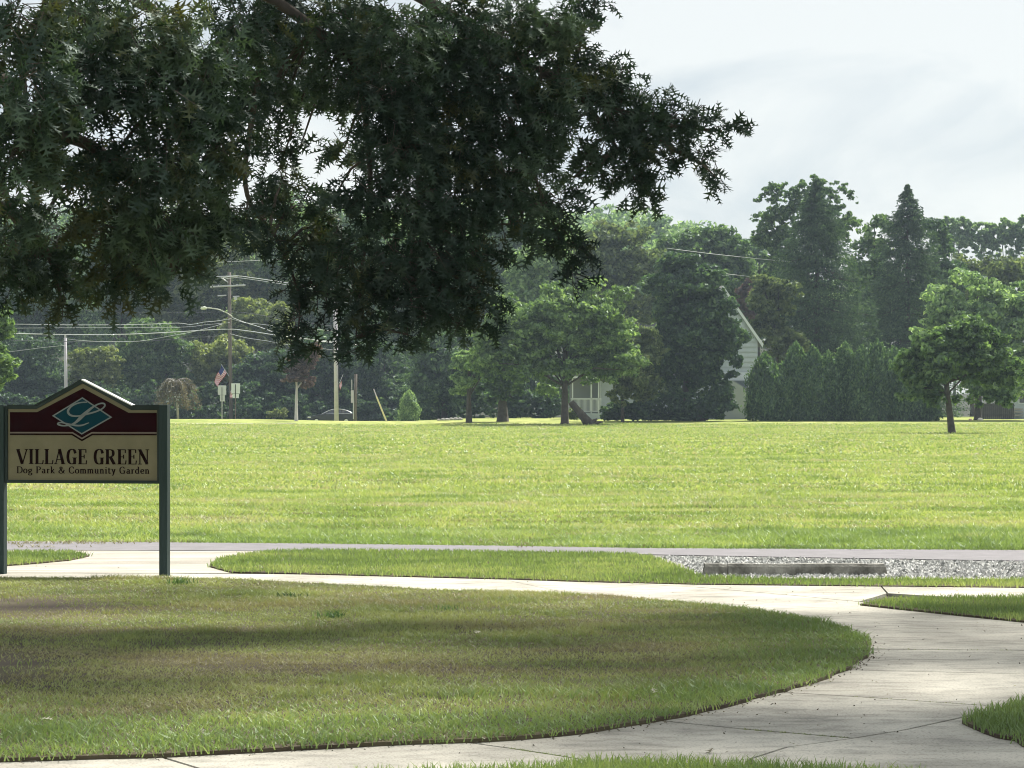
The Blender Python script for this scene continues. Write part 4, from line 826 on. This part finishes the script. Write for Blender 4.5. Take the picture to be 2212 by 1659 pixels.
b = MB(bb); b.tube([V(763.5, 905, 255.7), V(763.5, 843, 255.7)], .05, 6); b.build('conduit', M['metal'], bp_)
# guy marker
gz = 236.0; gbp = ground(835, gz); gm_ = thing('guy_wire_marker', gbp, 'leaning pale yellow guy wire marker in the field edge', 'marker'); b = MB(gbp)
b.tube([gbp, V(817, 866, gz), V(813, 856, gz)], [.085, .075, .07], 6); b.build('sleeve', M['yellowm'], gm_); b = MB(gbp); b.tube([V(813, 856, gz), V(807, 840, gz)], [.05, .04], 5); b.build('wire', M['grey_pole'], gm_)
WC = mat('cable', (.55, .58, .56), .5); WD = mat('cable_dark', (.08, .09, .09), .6)
CAB = [([(20,719),(49,721),(164,723),(280,722),(384,717),(464,712),(499,711.5)], .055, WC, 'thickest bright cable left of the lamp pole'),
 ([(499,711.5),(511,712),(550,717),(595,724),(650,731),(727,739),(780,744)], .05, WC, 'thickest bright cable right of the lamp pole'),
 ([(20,700),(164,702),(300,701),(384,698),(411,701),(440,696),(464,694),(497,689)], .035, WC, 'upper cable with a small sag loop left of the lamp pole'),
 ([(20,709),(164,708),(384,707),(440,702),(496,697)], .022, WC, 'thin cable under the looped upper cable'),
 ([(20,735),(58,736),(127,737.5),(291,738),(384,732),(440,728),(489,725)], .035, WD, 'dark lower cable between the two left poles'),
 ([(145,732),(180,736),(230,738),(300,737),(360,727),(420,716),(480,700)], .03, WC, 'cable sagging from the pale left pole up to the lamp pole'),
 ([(20,760),(60,755),(100,750),(143,746)], .02, WC, 'thin cable rising to the pale left pole from the edge'),
 ([(502,686),(530,697),(560,706),(600,720),(660,731),(727,742)], .04, WC, 'steep bright cable falling right from the lamp arm foot'),
 ([(497,688),(529,697),(560,700),(595,704),(660,709),(727,716)], .025, WC, 'thin cable just above the steep bright one'),
 ([(497,721),(533,730),(580,737),(611,743),(680,751),(727,757)], .028, WC, 'lowest pale cable between lamp pole and thick grey pole'),
 ([(497,724),(533,733),(580,741),(640,749),(727,760)], .02, WD, 'lowest dark cable between lamp pole and thick grey pole'),
 ([(482,600),(511,596),(545,600),(580,605),(660,617),(760,632)], .045, WC, 'upper primary line right of the pole top'),
 ([(484,603),(511,600),(545,604),(580,609),(660,622),(760,638)], .03, WC, 'second primary line just below the first'),
 ([(430,569),(504,565),(627,560),(760,556)], .028, WC, 'highest lone line crossing above the utility pole'),
 ([(150,668),(300,676),(430,675),(511,674),(570,682),(626,692),(727,706)], .03, WD, 'dark line passing behind the street lamp arm'),
 ([(679,736),(727,741),(770,745)], .05, WC, 'short bright line crossing the thick grey pole'),
 ([(1440,536),(1526,547),(1600,555),(1660,561),(1740,568)], .03, WC, 'upper thin line above the house right of the dark maple'),
 ([(1500,583),(1572,592),(1649,600),(1720,606)], .03, WC, 'lower thin line above the purple tree by the house')]
for i, (pts, r_, m_, lb) in enumerate(CAB):
    z_ = UZ-.3-.07*i if pts[0][0] < 1000 else 279
    b = MB(); b.tube(catmull([V(px_, py_, z_) for px_, py_ in pts], 3), r_*.8, 4); tag(b.build('overhead_cable', m_, smooth=True), lb, 'cable', 'overhead cables')
def flag(px, py, z, w_, h_, ang, label, staff_to, seed=0):
    st0 = V(*staff_to, z); st1 = V(px, py, z); fl = thing('us_flag', st0, label, 'flag'); b = MB(st0); b.tube([st0, st1], .025, 6); b.build('staff', M['white'], fl)
    b = MB(st0); N = 26; d = (st0-st1)/np.linalg.norm(st0-st1); dn = np.array([-math.sin(ang), .0, -math.cos(ang)]); v = []
    for i in range(N+1):
        for j in range(14):
            t = i/N; s_ = j/13; fold = .10*math.sin(t*9+s_*3+seed)*(.3+t); v.append(st1+d*.06+d*s_*h_*(1-.35*t)+dn*t*w_+np.array([.05*math.sin(t*7+seed), fold, 0]))
    for i in range(N):
        for j in range(13):
            a_ = i*14+j; b.cur = 2 if (i < N*.42 and j < 7) else (0 if j % 2 == 0 else 1); b.add([v[a_], v[a_+1], v[a_+15], v[a_+14]], [(0, 1, 2, 3)])
    b.build('cloth', [M['flag_red'], M['flag_white'], M['flag_blue']], fl)
flag(478, 787, UZ-.5, 1.9, .95, .42, 'large striped flag on an angled staff left of the lamp pole', (495, 813))
flag(741, 809, 261, 1.2, .6, .15, 'small furled striped flag right of the thick grey pole', (733, 828), 2)
flag(503, 838, UZ-2, .8, .5, .05, 'small striped flag half hidden behind the right white road sign', (498, 846), 1)
def road_sign(px, z, plates, post, label, m=M['signback'], slot=True):
    base = ground(px, z); rs = thing('road_sign', base, label, 'road sign', 'road signs seen from behind'); b = MB(base)
    b.box((base[0]-.035, z, base[2]-.2), (base[0]+.035, z+.05, V(0, plates[0][1]+2, z)[2])); b.build('post', M[post], rs)
    for (x0_, y0_, x1_, y1_) in plates:
        a_, c_ = V(x0_, y1_, z), V(x1_, y0_, z); b = MB(base); b.box((a_[0], z+.052, a_[2]), (c_[0], z+.06, c_[2])); b.build('plate', m, rs, bevel=.002)
    if slot:
        b = MB(base); b.box((base[0]-.03, z-.004, V(0, plates[-1][3]-2, z)[2]), (base[0]+.03, z-.001, V(0, plates[0][1]+4, z)[2])); b.build('bracket', M['tyre'], rs)
    return rs
road_sign(479.5, 268, [(470.5,832.5,488.5,853),(475,853.6,485.5,867)], 'metal', 'grey backed square sign with narrow plate left of the lamp pole')
road_sign(508.5, 266, [(499.5,828,518.5,850),(502,850.8,516,860)], 'wood_pole', 'brightest white square sign with smaller plate right of the lamp pole', M['white'])
road_sign(385, 268, [(377,838,392.5,858.5)], 'metal', 'pale square sign half veiled by the weeping tree', M['white'])
# ------------------------------------------------------------------ parked car
cz = 267.0; cbase = ground(716, cz); car = thing('parked_car', cbase, 'dark blue grey sedan parked beyond the field edge by the thick pole', 'car')
sc_ = cz/F; cx0 = (664-1106)*sc_; 
def CP(u, h_): return (cx0+u*sc_, cbase[2]+h_)
hood = [(0,.35),(1,.62),(6,.78),(22,.93),(33,1.0),(101,1.06),(106,1.0),(107,.70),(106,.34)]
b = MB(cbase); poly = [CP(u, h_) for u, h_ in hood]
b.prism(poly, cz-.88, cz+.88); b.build('body', M['carpaint'], car, bevel=.05, smooth=False)
b = MB(cbase); cab = [(32,.99),(44,1.26),(54,1.42),(64,1.47),(76,1.44),(88,1.30),(99,1.05)]; v = []
for u, h_ in cab:
    ins = .10+.22*(h_-.99)/.48; v += [(*CP(u, h_)[:1], cz-.88+ins, CP(u, h_)[1]), (*CP(u, h_)[:1], cz+.88-ins, CP(u, h_)[1])]
n = len(cab); f = [(2*i, 2*i+1, 2*i+3, 2*i+2) for i in range(n-1)]+[tuple(2*i for i in range(n)), tuple(2*i+1 for i in reversed(range(n))), (0, 1, 2*n-1, 2*n-2)]
b.add(v, f); b.build('cabin_glass', M['glass'], car)
b = MB(cbase)
b.tube(catmull([(*CP(u, h_+.01)[:1], cz-.86+.10+.20*(h_-.99)/.48, CP(u, h_+.01)[1]) for u, h_ in cab], 3), .035, 5); b.build('roof_rail', M['chrome'], car, smooth=True)
b = MB(cbase); v = []
for u, h_ in cab[2:6]:
    ins = .30; v += [(CP(u, h_)[0], cz-.88+ins-.01, CP(u, h_)[1]+.025), (CP(u, h_)[0], cz+.88-ins+.01, CP(u, h_)[1]+.025)]
b.add(v, [(2*i, 2*i+1, 2*i+3, 2*i+2) for i in range(3)]); b.build('roof', M['carpaint'], car, smooth=True)
for u in (48.5, 63, 82):
    b = MB(cbase); h1 = np.interp(u, [q[0] for q in cab], [q[1] for q in cab]); p_ = CP(u, 1.0); q_ = CP(u-2, h1-.02); b.tube([(p_[0], cz-.79, p_[1]), (q_[0], cz-.86+.1+.22*(h1-.99)/.48, q_[1])], .03, 5); b.build('pillar', M['carpaint'], car)
for u in (21, 85):
    wc = CP(u, .33); b = MB(cbase); b.tube([(wc[0], cz-.91, wc[1]), (wc[0], cz-.68, wc[1])], .33, 18); wh = b.build('wheel', M['tyre'], car, smooth=False)
    b = MB(cbase); b.tube([(wc[0], cz-.925, wc[1]), (wc[0], cz-.905, wc[1])], .2, 14); b.build('rim', M['chrome'], wh)
b = MB(cbase); b.tube([(CP(40, .99)[0], cz-.885, CP(40, 1.02)[1]), (CP(98, 1.05)[0], cz-.885, CP(98, 1.07)[1])], .018, 5); b.build('belt_trim', M['chrome'], car)
b = MB(cbase); p_ = CP(102, .93); b.box((p_[0]-.12, cz-.895, p_[1]-.06), (p_[0]+.14, cz-.6, p_[1]+.07)); b.build('tail_light', M['red'], car, bevel=.02)
b = MB(cbase); p_ = CP(4, .70); b.box((p_[0]-.10, cz-.892, p_[1]-.05), (p_[0]+.22, cz-.5, p_[1]+.06)); b.build('headlight', M['chrome'], car, bevel=.02)
b = MB(cbase); p_ = CP(41, 1.07); b.box((p_[0]-.09, cz-1.02, p_[1]-.05), (p_[0]+.07, cz-.87, p_[1]+.06)); b.build('mirror', M['carpaint'], car, bevel=.02)
# pale footpath at the far left
x_ = [(-60, 215), (375, 213.5), (520, 215.5), (640, 219)]
pt = [((a_-1106)/F*b_, b_) for a_, b_ in x_]; v = []
for (a_, b_) in pt: v += [(a_, b_-.8, float(H(a_, b_-.8))+.03), (a_, b_+.8, float(H(a_, b_+.8))+.03)]
b = MB(); b.add(v, [(2*i, 2*i+2, 2*i+3, 2*i+1) for i in range(3)]); o = b.build('path', M['concrete']); o['kind'] = 'structure'

# ------------------------------------------------------------------ the big pin oak overhead
OB = np.array([-5.6, 20.5, 0.]); oak = thing('pin_oak', OB, 'large pin oak whose dark drooping branches hang over the sign', 'tree')
UL = [(.10,.02,.34,.24), (.30,.30,.50,.62), (.58,.24,.74,.92)]   # lobes: base from, tip x, base to, tip y
def unit_leaf(fold=.22, droop=.18):
    v = []; f = []
    def P(x_, y_): return (x_, y_, abs(x_)*fold-droop*y_*y_)
    for (y0, w0, y1, yt) in ((.10,.30,.29,.24), (.36,.47,.57,.62), (.63,.36,.82,.94)):
        for sg_ in (1, -1):
            k = len(v); v += [P(0, y0), P(0, y1), P(sg_*w0, yt)]; f.append((k, k+1, k+2) if sg_ < 0 else (k, k+2, k+1))
    k = len(v); v += [P(-.07, .0), P(.07, .0), P(.05, .75), P(0, 1.12), P(-.05, .75)]; f += [(k, k+1, k+2), (k, k+2, k+4), (k+4, k+2, k+3)]
    k = len(v); v += [P(-.012, -.22), P(.012, -.22), P(0, .2)]; f.append((k, k+1, k+2))
    return np.array(v), np.array(f)
UVt, UFc = unit_leaf()
rr = np.random.RandomState(101)
LOB = [ # px, py, radius px, depth
 (40,70,95,16.5),(170,50,100,17.5),(320,80,105,17),(430,150,85,17.2),(70,215,95,16.2),(215,190,95,17),(360,240,95,17),(450,260,70,17.6),(30,345,80,16.3),(235,360,75,17.2),(350,370,85,17),(440,370,75,17.5),(480,320,45,17.8),
 (95,350,45,18),(180,385,45,18),(30,470,60,17.3),(230,470,70,17.6),(340,490,80,17.4),(430,470,65,17.8),(25,560,60,18),(95,565,50,18.3),(130,620,35,18.5),(135,675,20,18.5),(25,620,35,18.2),(235,570,55,18),(240,630,32,18.1),(290,585,40,18),(370,570,50,18),(372,635,22,18),(420,540,38,18.3),(480,470,40,18.6),(70,300,50,17),(130,520,26,18.5),
 (520,60,85,20),(620,60,90,21.5),(740,70,100,21),(860,90,100,20.5),(980,80,95,21),(1100,80,90,21.5),(1190,60,70,21.5),(530,170,60,20.5),(630,165,65,22),(740,180,80,21),(850,210,95,20.5),(960,200,95,21),(1070,210,95,21.2),(1170,190,80,21.5),(560,290,25,22),
 (815,300,62,20.8),(880,330,90,20.5),(980,330,90,21),(1080,320,85,21.2),(1170,290,65,21.5),(610,400,34,21),(560,430,30,21),(530,480,50,20.5),(640,455,45,21),(700,500,42,21),(795,435,62,20.7),(880,450,85,20.6),(980,450,85,20.8),(1080,420,70,21),(1150,390,50,21.4),
 (575,525,28,20.8),(660,550,52,20.8),(750,560,70,20.6),(850,580,75,20.4),(950,570,75,20.6),(1030,560,55,20.8),(1110,490,45,21),(640,620,30,20.8),(700,640,40,20.8),(790,650,55,20.5),(890,670,50,20.4),(970,660,55,20.5),(1035,640,42,20.7),(1045,700,24,20.7),(640,700,30,20.6),(638,750,26,20.6),(770,720,38,20.5),(765,765,22,20.5),(880,735,24,20.4),(990,715,20,20.6),(920,700,25,20.5),
 (1200,440,42,21.5),(1200,510,42,21.5),(1235,550,32,21.5),(1240,600,18,21.5),(1180,540,25,21.5),
 (1245,130,45,22),(1290,160,42,22),(1345,165,24,22),(1250,210,60,22),(1320,250,55,22),(1400,225,35,22),(1400,280,50,22),(1465,270,42,22),(1510,250,25,22),(1545,285,20,22),(1570,282,10,22),(1230,300,35,22),(1310,315,48,22),(1385,330,40,22),(1450,330,32,22),(1500,345,22,22),(1525,362,16,22),(1545,380,10,22),(600,290,22,22),(650,325,20,22),(612,352,26,22),(745,330,40,21.5),(560,245,42,21.5),(590,200,50,21.5),(700,245,22,22),(720,440,30,21.5),(1345,375,30,22),(1388,402,32,22),(1395,432,18,22),(1380,380,26,22),(1290,380,22,22),(1230,60,35,22),(1250,15,25,22),(1290,4,12,22),(1260,350,20,22),(1350,210,25,22),(1240,395,16,22)]
# boughs: woody paths from the trunk
BO = [[OB+np.array([0,0,5.2]), V(60,-60,18.5), V(300,0,17.5), V(470,230,17.6), V(430,420,17.8)],
      [OB+np.array([0,0,4.6]), V(-60,120,18), V(40,250,17), V(220,330,17.2), V(350,480,17.5), V(370,600,18)],
      [OB+np.array([0,0,4.0]), V(-80,330,18.3), V(20,450,17.6), V(110,560,18.3), V(132,660,18.5)],
      [OB+np.array([0,0,6.2]), V(300,-150,20), V(560,-20,21), V(780,150,21), V(900,350,20.7), V(880,600,20.4)],
      [OB+np.array([0,0,6.8]), V(400,-200,21), V(800,-60,21.3), V(1050,80,21.4), V(1250,200,22), V(1420,265,22), V(1560,283,22)],
      [V(560,-20,21), V(560,150,20.6), V(530,400,20.5), V(600,520,20.8), V(645,640,20.7), V(640,750,20.6)],
      [V(1050,80,21.4), V(1100,250,21.3), V(1170,420,21.4), V(1225,560,21.5)],
      [V(780,150,21), V(800,400,20.7), V(780,600,20.6), V(768,740,20.5)],
      [V(1250,200,22), V(1320,300,22), V(1390,420,22)], [V(1400,280,22), V(1460,325,22), V(1510,350,22), V(1548,384,22)]]
BP = [catmull(p_, 8) for p_ in BO]; BA = np.concatenate([np.array(p_) for p_ in BP])
b = MB(OB); b.tube([OB-np.array([0,0,.3]), OB+np.array([0,0,.3]), OB+np.array([.05,0,2.5]), OB+np.array([0,.1,6]), OB+np.array([.1,0,10]), OB+np.array([0,0,14.5])], [.52,.38,.33,.28,.2,.05], 14); b.build('trunk', M['bark'], oak, smooth=True)
for i, p_ in enumerate(BP):
    n = len(p_); r0 = .075 if i < 5 else .03; b = MB(OB); b.tube(p_, [r0*(1-.88*k/(n-1)) for k in range(n)], 6); b.build('branch', M['bark'], oak, smooth=True)
twigs = MB(OB); LP = []; LD = []; LN = []; LSZ = []; LR = []
for (px_, py_, rp_, z_) in LOB:
    R_ = rp_/F*z_; c = V(px_, py_-12, z_); d2 = ((BA-c)**2).sum(1); hub = BA[d2.argmin()]
    if np.linalg.norm(hub-c) > .12: twigs.tube([hub, (hub+c)/2+np.array([0, 0, .06]), c], [.016, .012, .006], 4)
    nsp = max(5, int((70 if px_ < 520 else 58)*(rp_/60)**2*(z_/20)**2*.75)); fray = rp_ < 46
    lobe_light = np.clip((.80 if px_ < 520 else .36)+.22*rr.normal(), 0, 1)  # left boughs coloured paler for open-sky light, the rest darker as in shade
    for _ in range(nsp):
        d = rr.normal(size=3); d /= np.linalg.norm(d); rad = R_*.88*(rr.rand()**.5); p_ = c+d*rad*np.array([.95, 1.35, .92])
        out_ = d*np.array([1, 1, .5])+np.array([.25 if px_ > 600 else .05, -.1, -.55])+.5*rr.normal(size=3); out_ /= np.linalg.norm(out_)
        L_ = .08+.11*rr.rand(); tip = p_+out_*L_
        if rr.rand() < .5: twigs.tube([p_-out_*.10, tip], [.0035, .002], 3, cap=False)
        nl_ = 6; sr = rr.rand()
        for k in range(nl_):
            t_ = .15+.85*k/(nl_-1); side = np.cross(out_, rr.normal(size=3)); side /= np.linalg.norm(side)+1e-9
            ld = out_*(.55+.5*t_)+side*(1.1-.5*t_)+np.array([0, 0, -.30]); ld /= np.linalg.norm(ld); nn = np.array([0, -.25, 1.0])+.8*rr.normal(size=3)
            LP.append(p_+out_*L_*t_); LD.append(ld); LN.append(nn); LSZ.append(.055+.075*rr.rand()); LR.append(.45*lobe_light+.3*sr+.25*rr.rand())
LP = np.array(LP); LD = np.array(LD); LN = np.array(LN); LSZ = np.array(LSZ)
LN = LN-(LN*LD).sum(1, keepdims=True)*LD; LN /= np.linalg.norm(LN, axis=1, keepdims=True)+1e-9; LX = np.cross(LD, LN)
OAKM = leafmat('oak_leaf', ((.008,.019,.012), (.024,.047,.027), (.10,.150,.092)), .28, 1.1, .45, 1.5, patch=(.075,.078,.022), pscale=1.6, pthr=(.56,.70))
near = np.argsort(LP[:, 1])[:2500]; near = near[rr.permutation(2500)[:300]]; mask = np.ones(len(LP), bool); mask[near] = False
def leaves_mesh(idx):
    Q = LP[idx][:, None, :]+LSZ[idx][:, None, None]*(UVt[None, :, 0:1]*LX[idx][:, None, :]+UVt[None, :, 1:2]*LD[idx][:, None, :]+UVt[None, :, 2:3]*LN[idx][:, None, :])
    n = len(idx); fs = (UFc[None]+(np.arange(n)*len(UVt))[:, None, None]).reshape(-1, 3); return Q.reshape(-1, 3)-OB, fs
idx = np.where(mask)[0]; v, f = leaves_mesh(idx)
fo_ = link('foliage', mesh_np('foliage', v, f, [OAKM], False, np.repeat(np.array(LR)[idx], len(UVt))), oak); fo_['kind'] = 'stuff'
lms = [mesh_np('leaf', UVt, UFc, [OAKM], False, np.full(len(UVt), .2+.15*q)) for q in range(5)]
for q, i in enumerate(near):
    o = link('leaf', lms[q % 5], oak); s_ = LSZ[i]; mt = Matrix.Identity(4)
    for c_, vec in enumerate((LX[i]*s_, LD[i]*s_, LN[i]*s_)):
        for r_ in range(3): mt[r_][c_] = float(vec[r_])
    for r_ in range(3): mt[r_][3] = float(LP[i][r_]-OB[r_])
    o.matrix_local = mt
tw = twigs.build('twigs', M['bark'], oak); tw['kind'] = 'stuff'
# upper crowns, above the picture: they cast the shade on the lawn
def upper(root, org, ells, n, seed, m):
    rr = np.random.RandomState(seed); P, N, Cs, Rs = crown_cloud([(np.array(c), np.array(r_)) for c, r_ in ells], 60, .3, n, rr)
    k = P[:, 2] > EYE+.1463*P[:, 1]+.55; P, N = P[k], N[k]; v, f = leaf_cards(P-org, N, .17, rr, asp=.5); o = link('upper_crown', mesh_np('upper_crown', v, f, [m], False, np.repeat(rr.rand(len(P)), 4)), root); o['kind'] = 'stuff'; return Cs
upper(oak, OB, [((-4.2, 21, 9.5), (6.8, 6.5, 4.2)), ((.2, 24.5, 9.0), (4.2, 5.5, 2.6)), ((-5, 21, 13), (4, 4, 3.5))], 13000, 201, OAKM)
O2 = np.array([9.5, 22, 0.]); oak2 = thing('pin_oak', O2, 'neighbouring pin oak standing just outside the frame on the right', 'tree')
b = MB(O2); b.tube([O2-np.array([0,0,.3]), O2+np.array([0,0,.3]), O2+np.array([0,0,6]), O2+np.array([0,0,14])], [.5,.36,.28,.05], 14)
Cs = upper(oak2, O2, [((8.5, 23, 9.8), (6, 7.5, 3.4)), ((5.0, 24, 9.4), (3.6, 6.4, 2.4))], 10000, 202, OAKM)
for c in Cs[::5]: b.tube([O2+np.array([0,0,6.2]), (O2+np.array([0,0,7])+c)/2+np.array([0,0,.3]), c], [.1,.06,.02], 5)
b.build('trunk', M['bark'], oak2, smooth=True)

# ------------------------------------------------------------------ small things on the ground
wd_ = G_VERGE
for (px_, py_, n_, h_, lb) in ((391,1262,26,.07,'dark weed tuft right of the sign post'),(628,1290,12,.05,'dark weed tuft in the thin lawn'),(716,1334,24,.06,'green weed clump in the middle of the thin lawn'),(968,1318,14,.05,'small weed tuft near the middle of the lawn')):
    c = G(px_, py_, .05); rr = np.random.RandomState(n_); x = c[0]+rr.normal(0, .05, n_*3); y = c[1]+rr.normal(0, .06, n_*3)
    o = blades('weed', x, y, np.full(len(x), .05), h_, .012, n_, LMAT('mid'), lb, .7); o['kind'] = 'thing'; o['category'] = 'weed'
FL = mat('dry_leaf', (.42, .40, .31), .8); rr = np.random.RandomState(77)
for (px_, py_, lb) in ((1036,1622,None),(92,1560,'pale dead leaf at the left edge of the lawn'),(1412,1495,'whitish dead leaf near the sidewalk edge'),(1035,1370,'pale dead leaf in the brown part of the lawn'),(1570,1330,'pale dead leaf high on the lawn'),(1010,1396,'small pale leaf under the other in the brown lawn'),(1700,1612,'brown dead leaf on the near sidewalk joint'),(1540,1626,'curled leaf on the near sidewalk'),(1885,1350,'small dark leaf on the pale sidewalk bend')):
    if not lb: continue
    hgt = .07 if px_ < 1600 and py_ < 1600 else .036; c = G(px_, py_, hgt); v = UVt*.055; v = v+np.array([0, 0, .02]); o = link('fallen_leaf', mesh_np('fallen_leaf', v, UFc, [FL])); o.location = (c[0], c[1], hgt); o.rotation_euler = (rr.normal(0, .3), rr.normal(0, .3), rr.rand()*6); tag(o, lb, 'leaf', 'dead leaves on lawn and sidewalk')
rr = np.random.RandomState(81); n = 900; yy = 12.5+rr.rand(n)*15; xx = (rr.rand(n)-.42)*.42*yy; lw = AREAS[id(LAWN)][0]
k = ~inpoly(xx, yy, lw) & (rr.rand(n) < .6); xx, yy = xx[k], yy[k]
# crumbs gather by the lawn edge
ed = np.array(lw); ed = ed[(ed[:, 1] < 30) & (np.abs(ed[:, 0]) < 5)]; q = ed[rr.randint(0, len(ed), 1500)]+rr.normal(0, .05, (1500, 2)); xx = np.concatenate([xx, q[:, 0]]); yy = np.concatenate([yy, q[:, 1]])
blades('debris', xx, yy, np.full(len(xx), .042), .008, .010, 82, leafmat('debris', ((.06,.045,.03),(.16,.13,.08),(.30,.27,.17)), .1, 2, .2), 'bits of soil and clippings scattered over the sidewalk', 3.0)
# grass growing in slab joints
JO = [[(1886,1402),(2500,1408)],[(1846,1505),(2136,1525)],[(1606,1575),(1846,1595)],[(1106,1617),(1231,1636)]]
rr = np.random.RandomState(78); X_ = []; Y_ = []
for a_, b_ in JO:
    for _ in range(260):
        t_ = rr.rand(); t_ = (math.floor(t_*9)+rr.rand()*.35)/9; p_ = G(a_[0]+(b_[0]-a_[0])*t_, a_[1]+(b_[1]-a_[1])*t_, .03); X_.append(p_[0]+rr.normal(0, .006)); Y_.append(p_[1]+rr.normal(0, .006))
blades('joint_weeds', np.array(X_), np.array(Y_), np.full(len(X_), .025), .018, .008, 79, G_NEAR, 'sparse grass sprouting in the sidewalk joints', 1.0)

# ------------------------------------------------------------------ air
HAZE = 0.00018
if HAZE:
    b = MB(); b.box((-260, -6, -1.9), (260, 640, 48)); hz = b.build('haze', []); hz.data.materials.clear()
    m = bpy.data.materials.new('haze'); m.use_nodes = True; t = m.node_tree; t.nodes.clear(); o = nd(t, 'ShaderNodeOutputMaterial'); pv = nd(t, 'ShaderNodeVolumePrincipled')
    pv.inputs['Color'].default_value = (.66, .82, 1, 1); pv.inputs['Density'].default_value = HAZE; pv.inputs['Anisotropy'].default_value = .3; t.links.new(pv.outputs[0], o.inputs['Volume']); hz.data.materials.append(m); hz['kind'] = 'stuff'
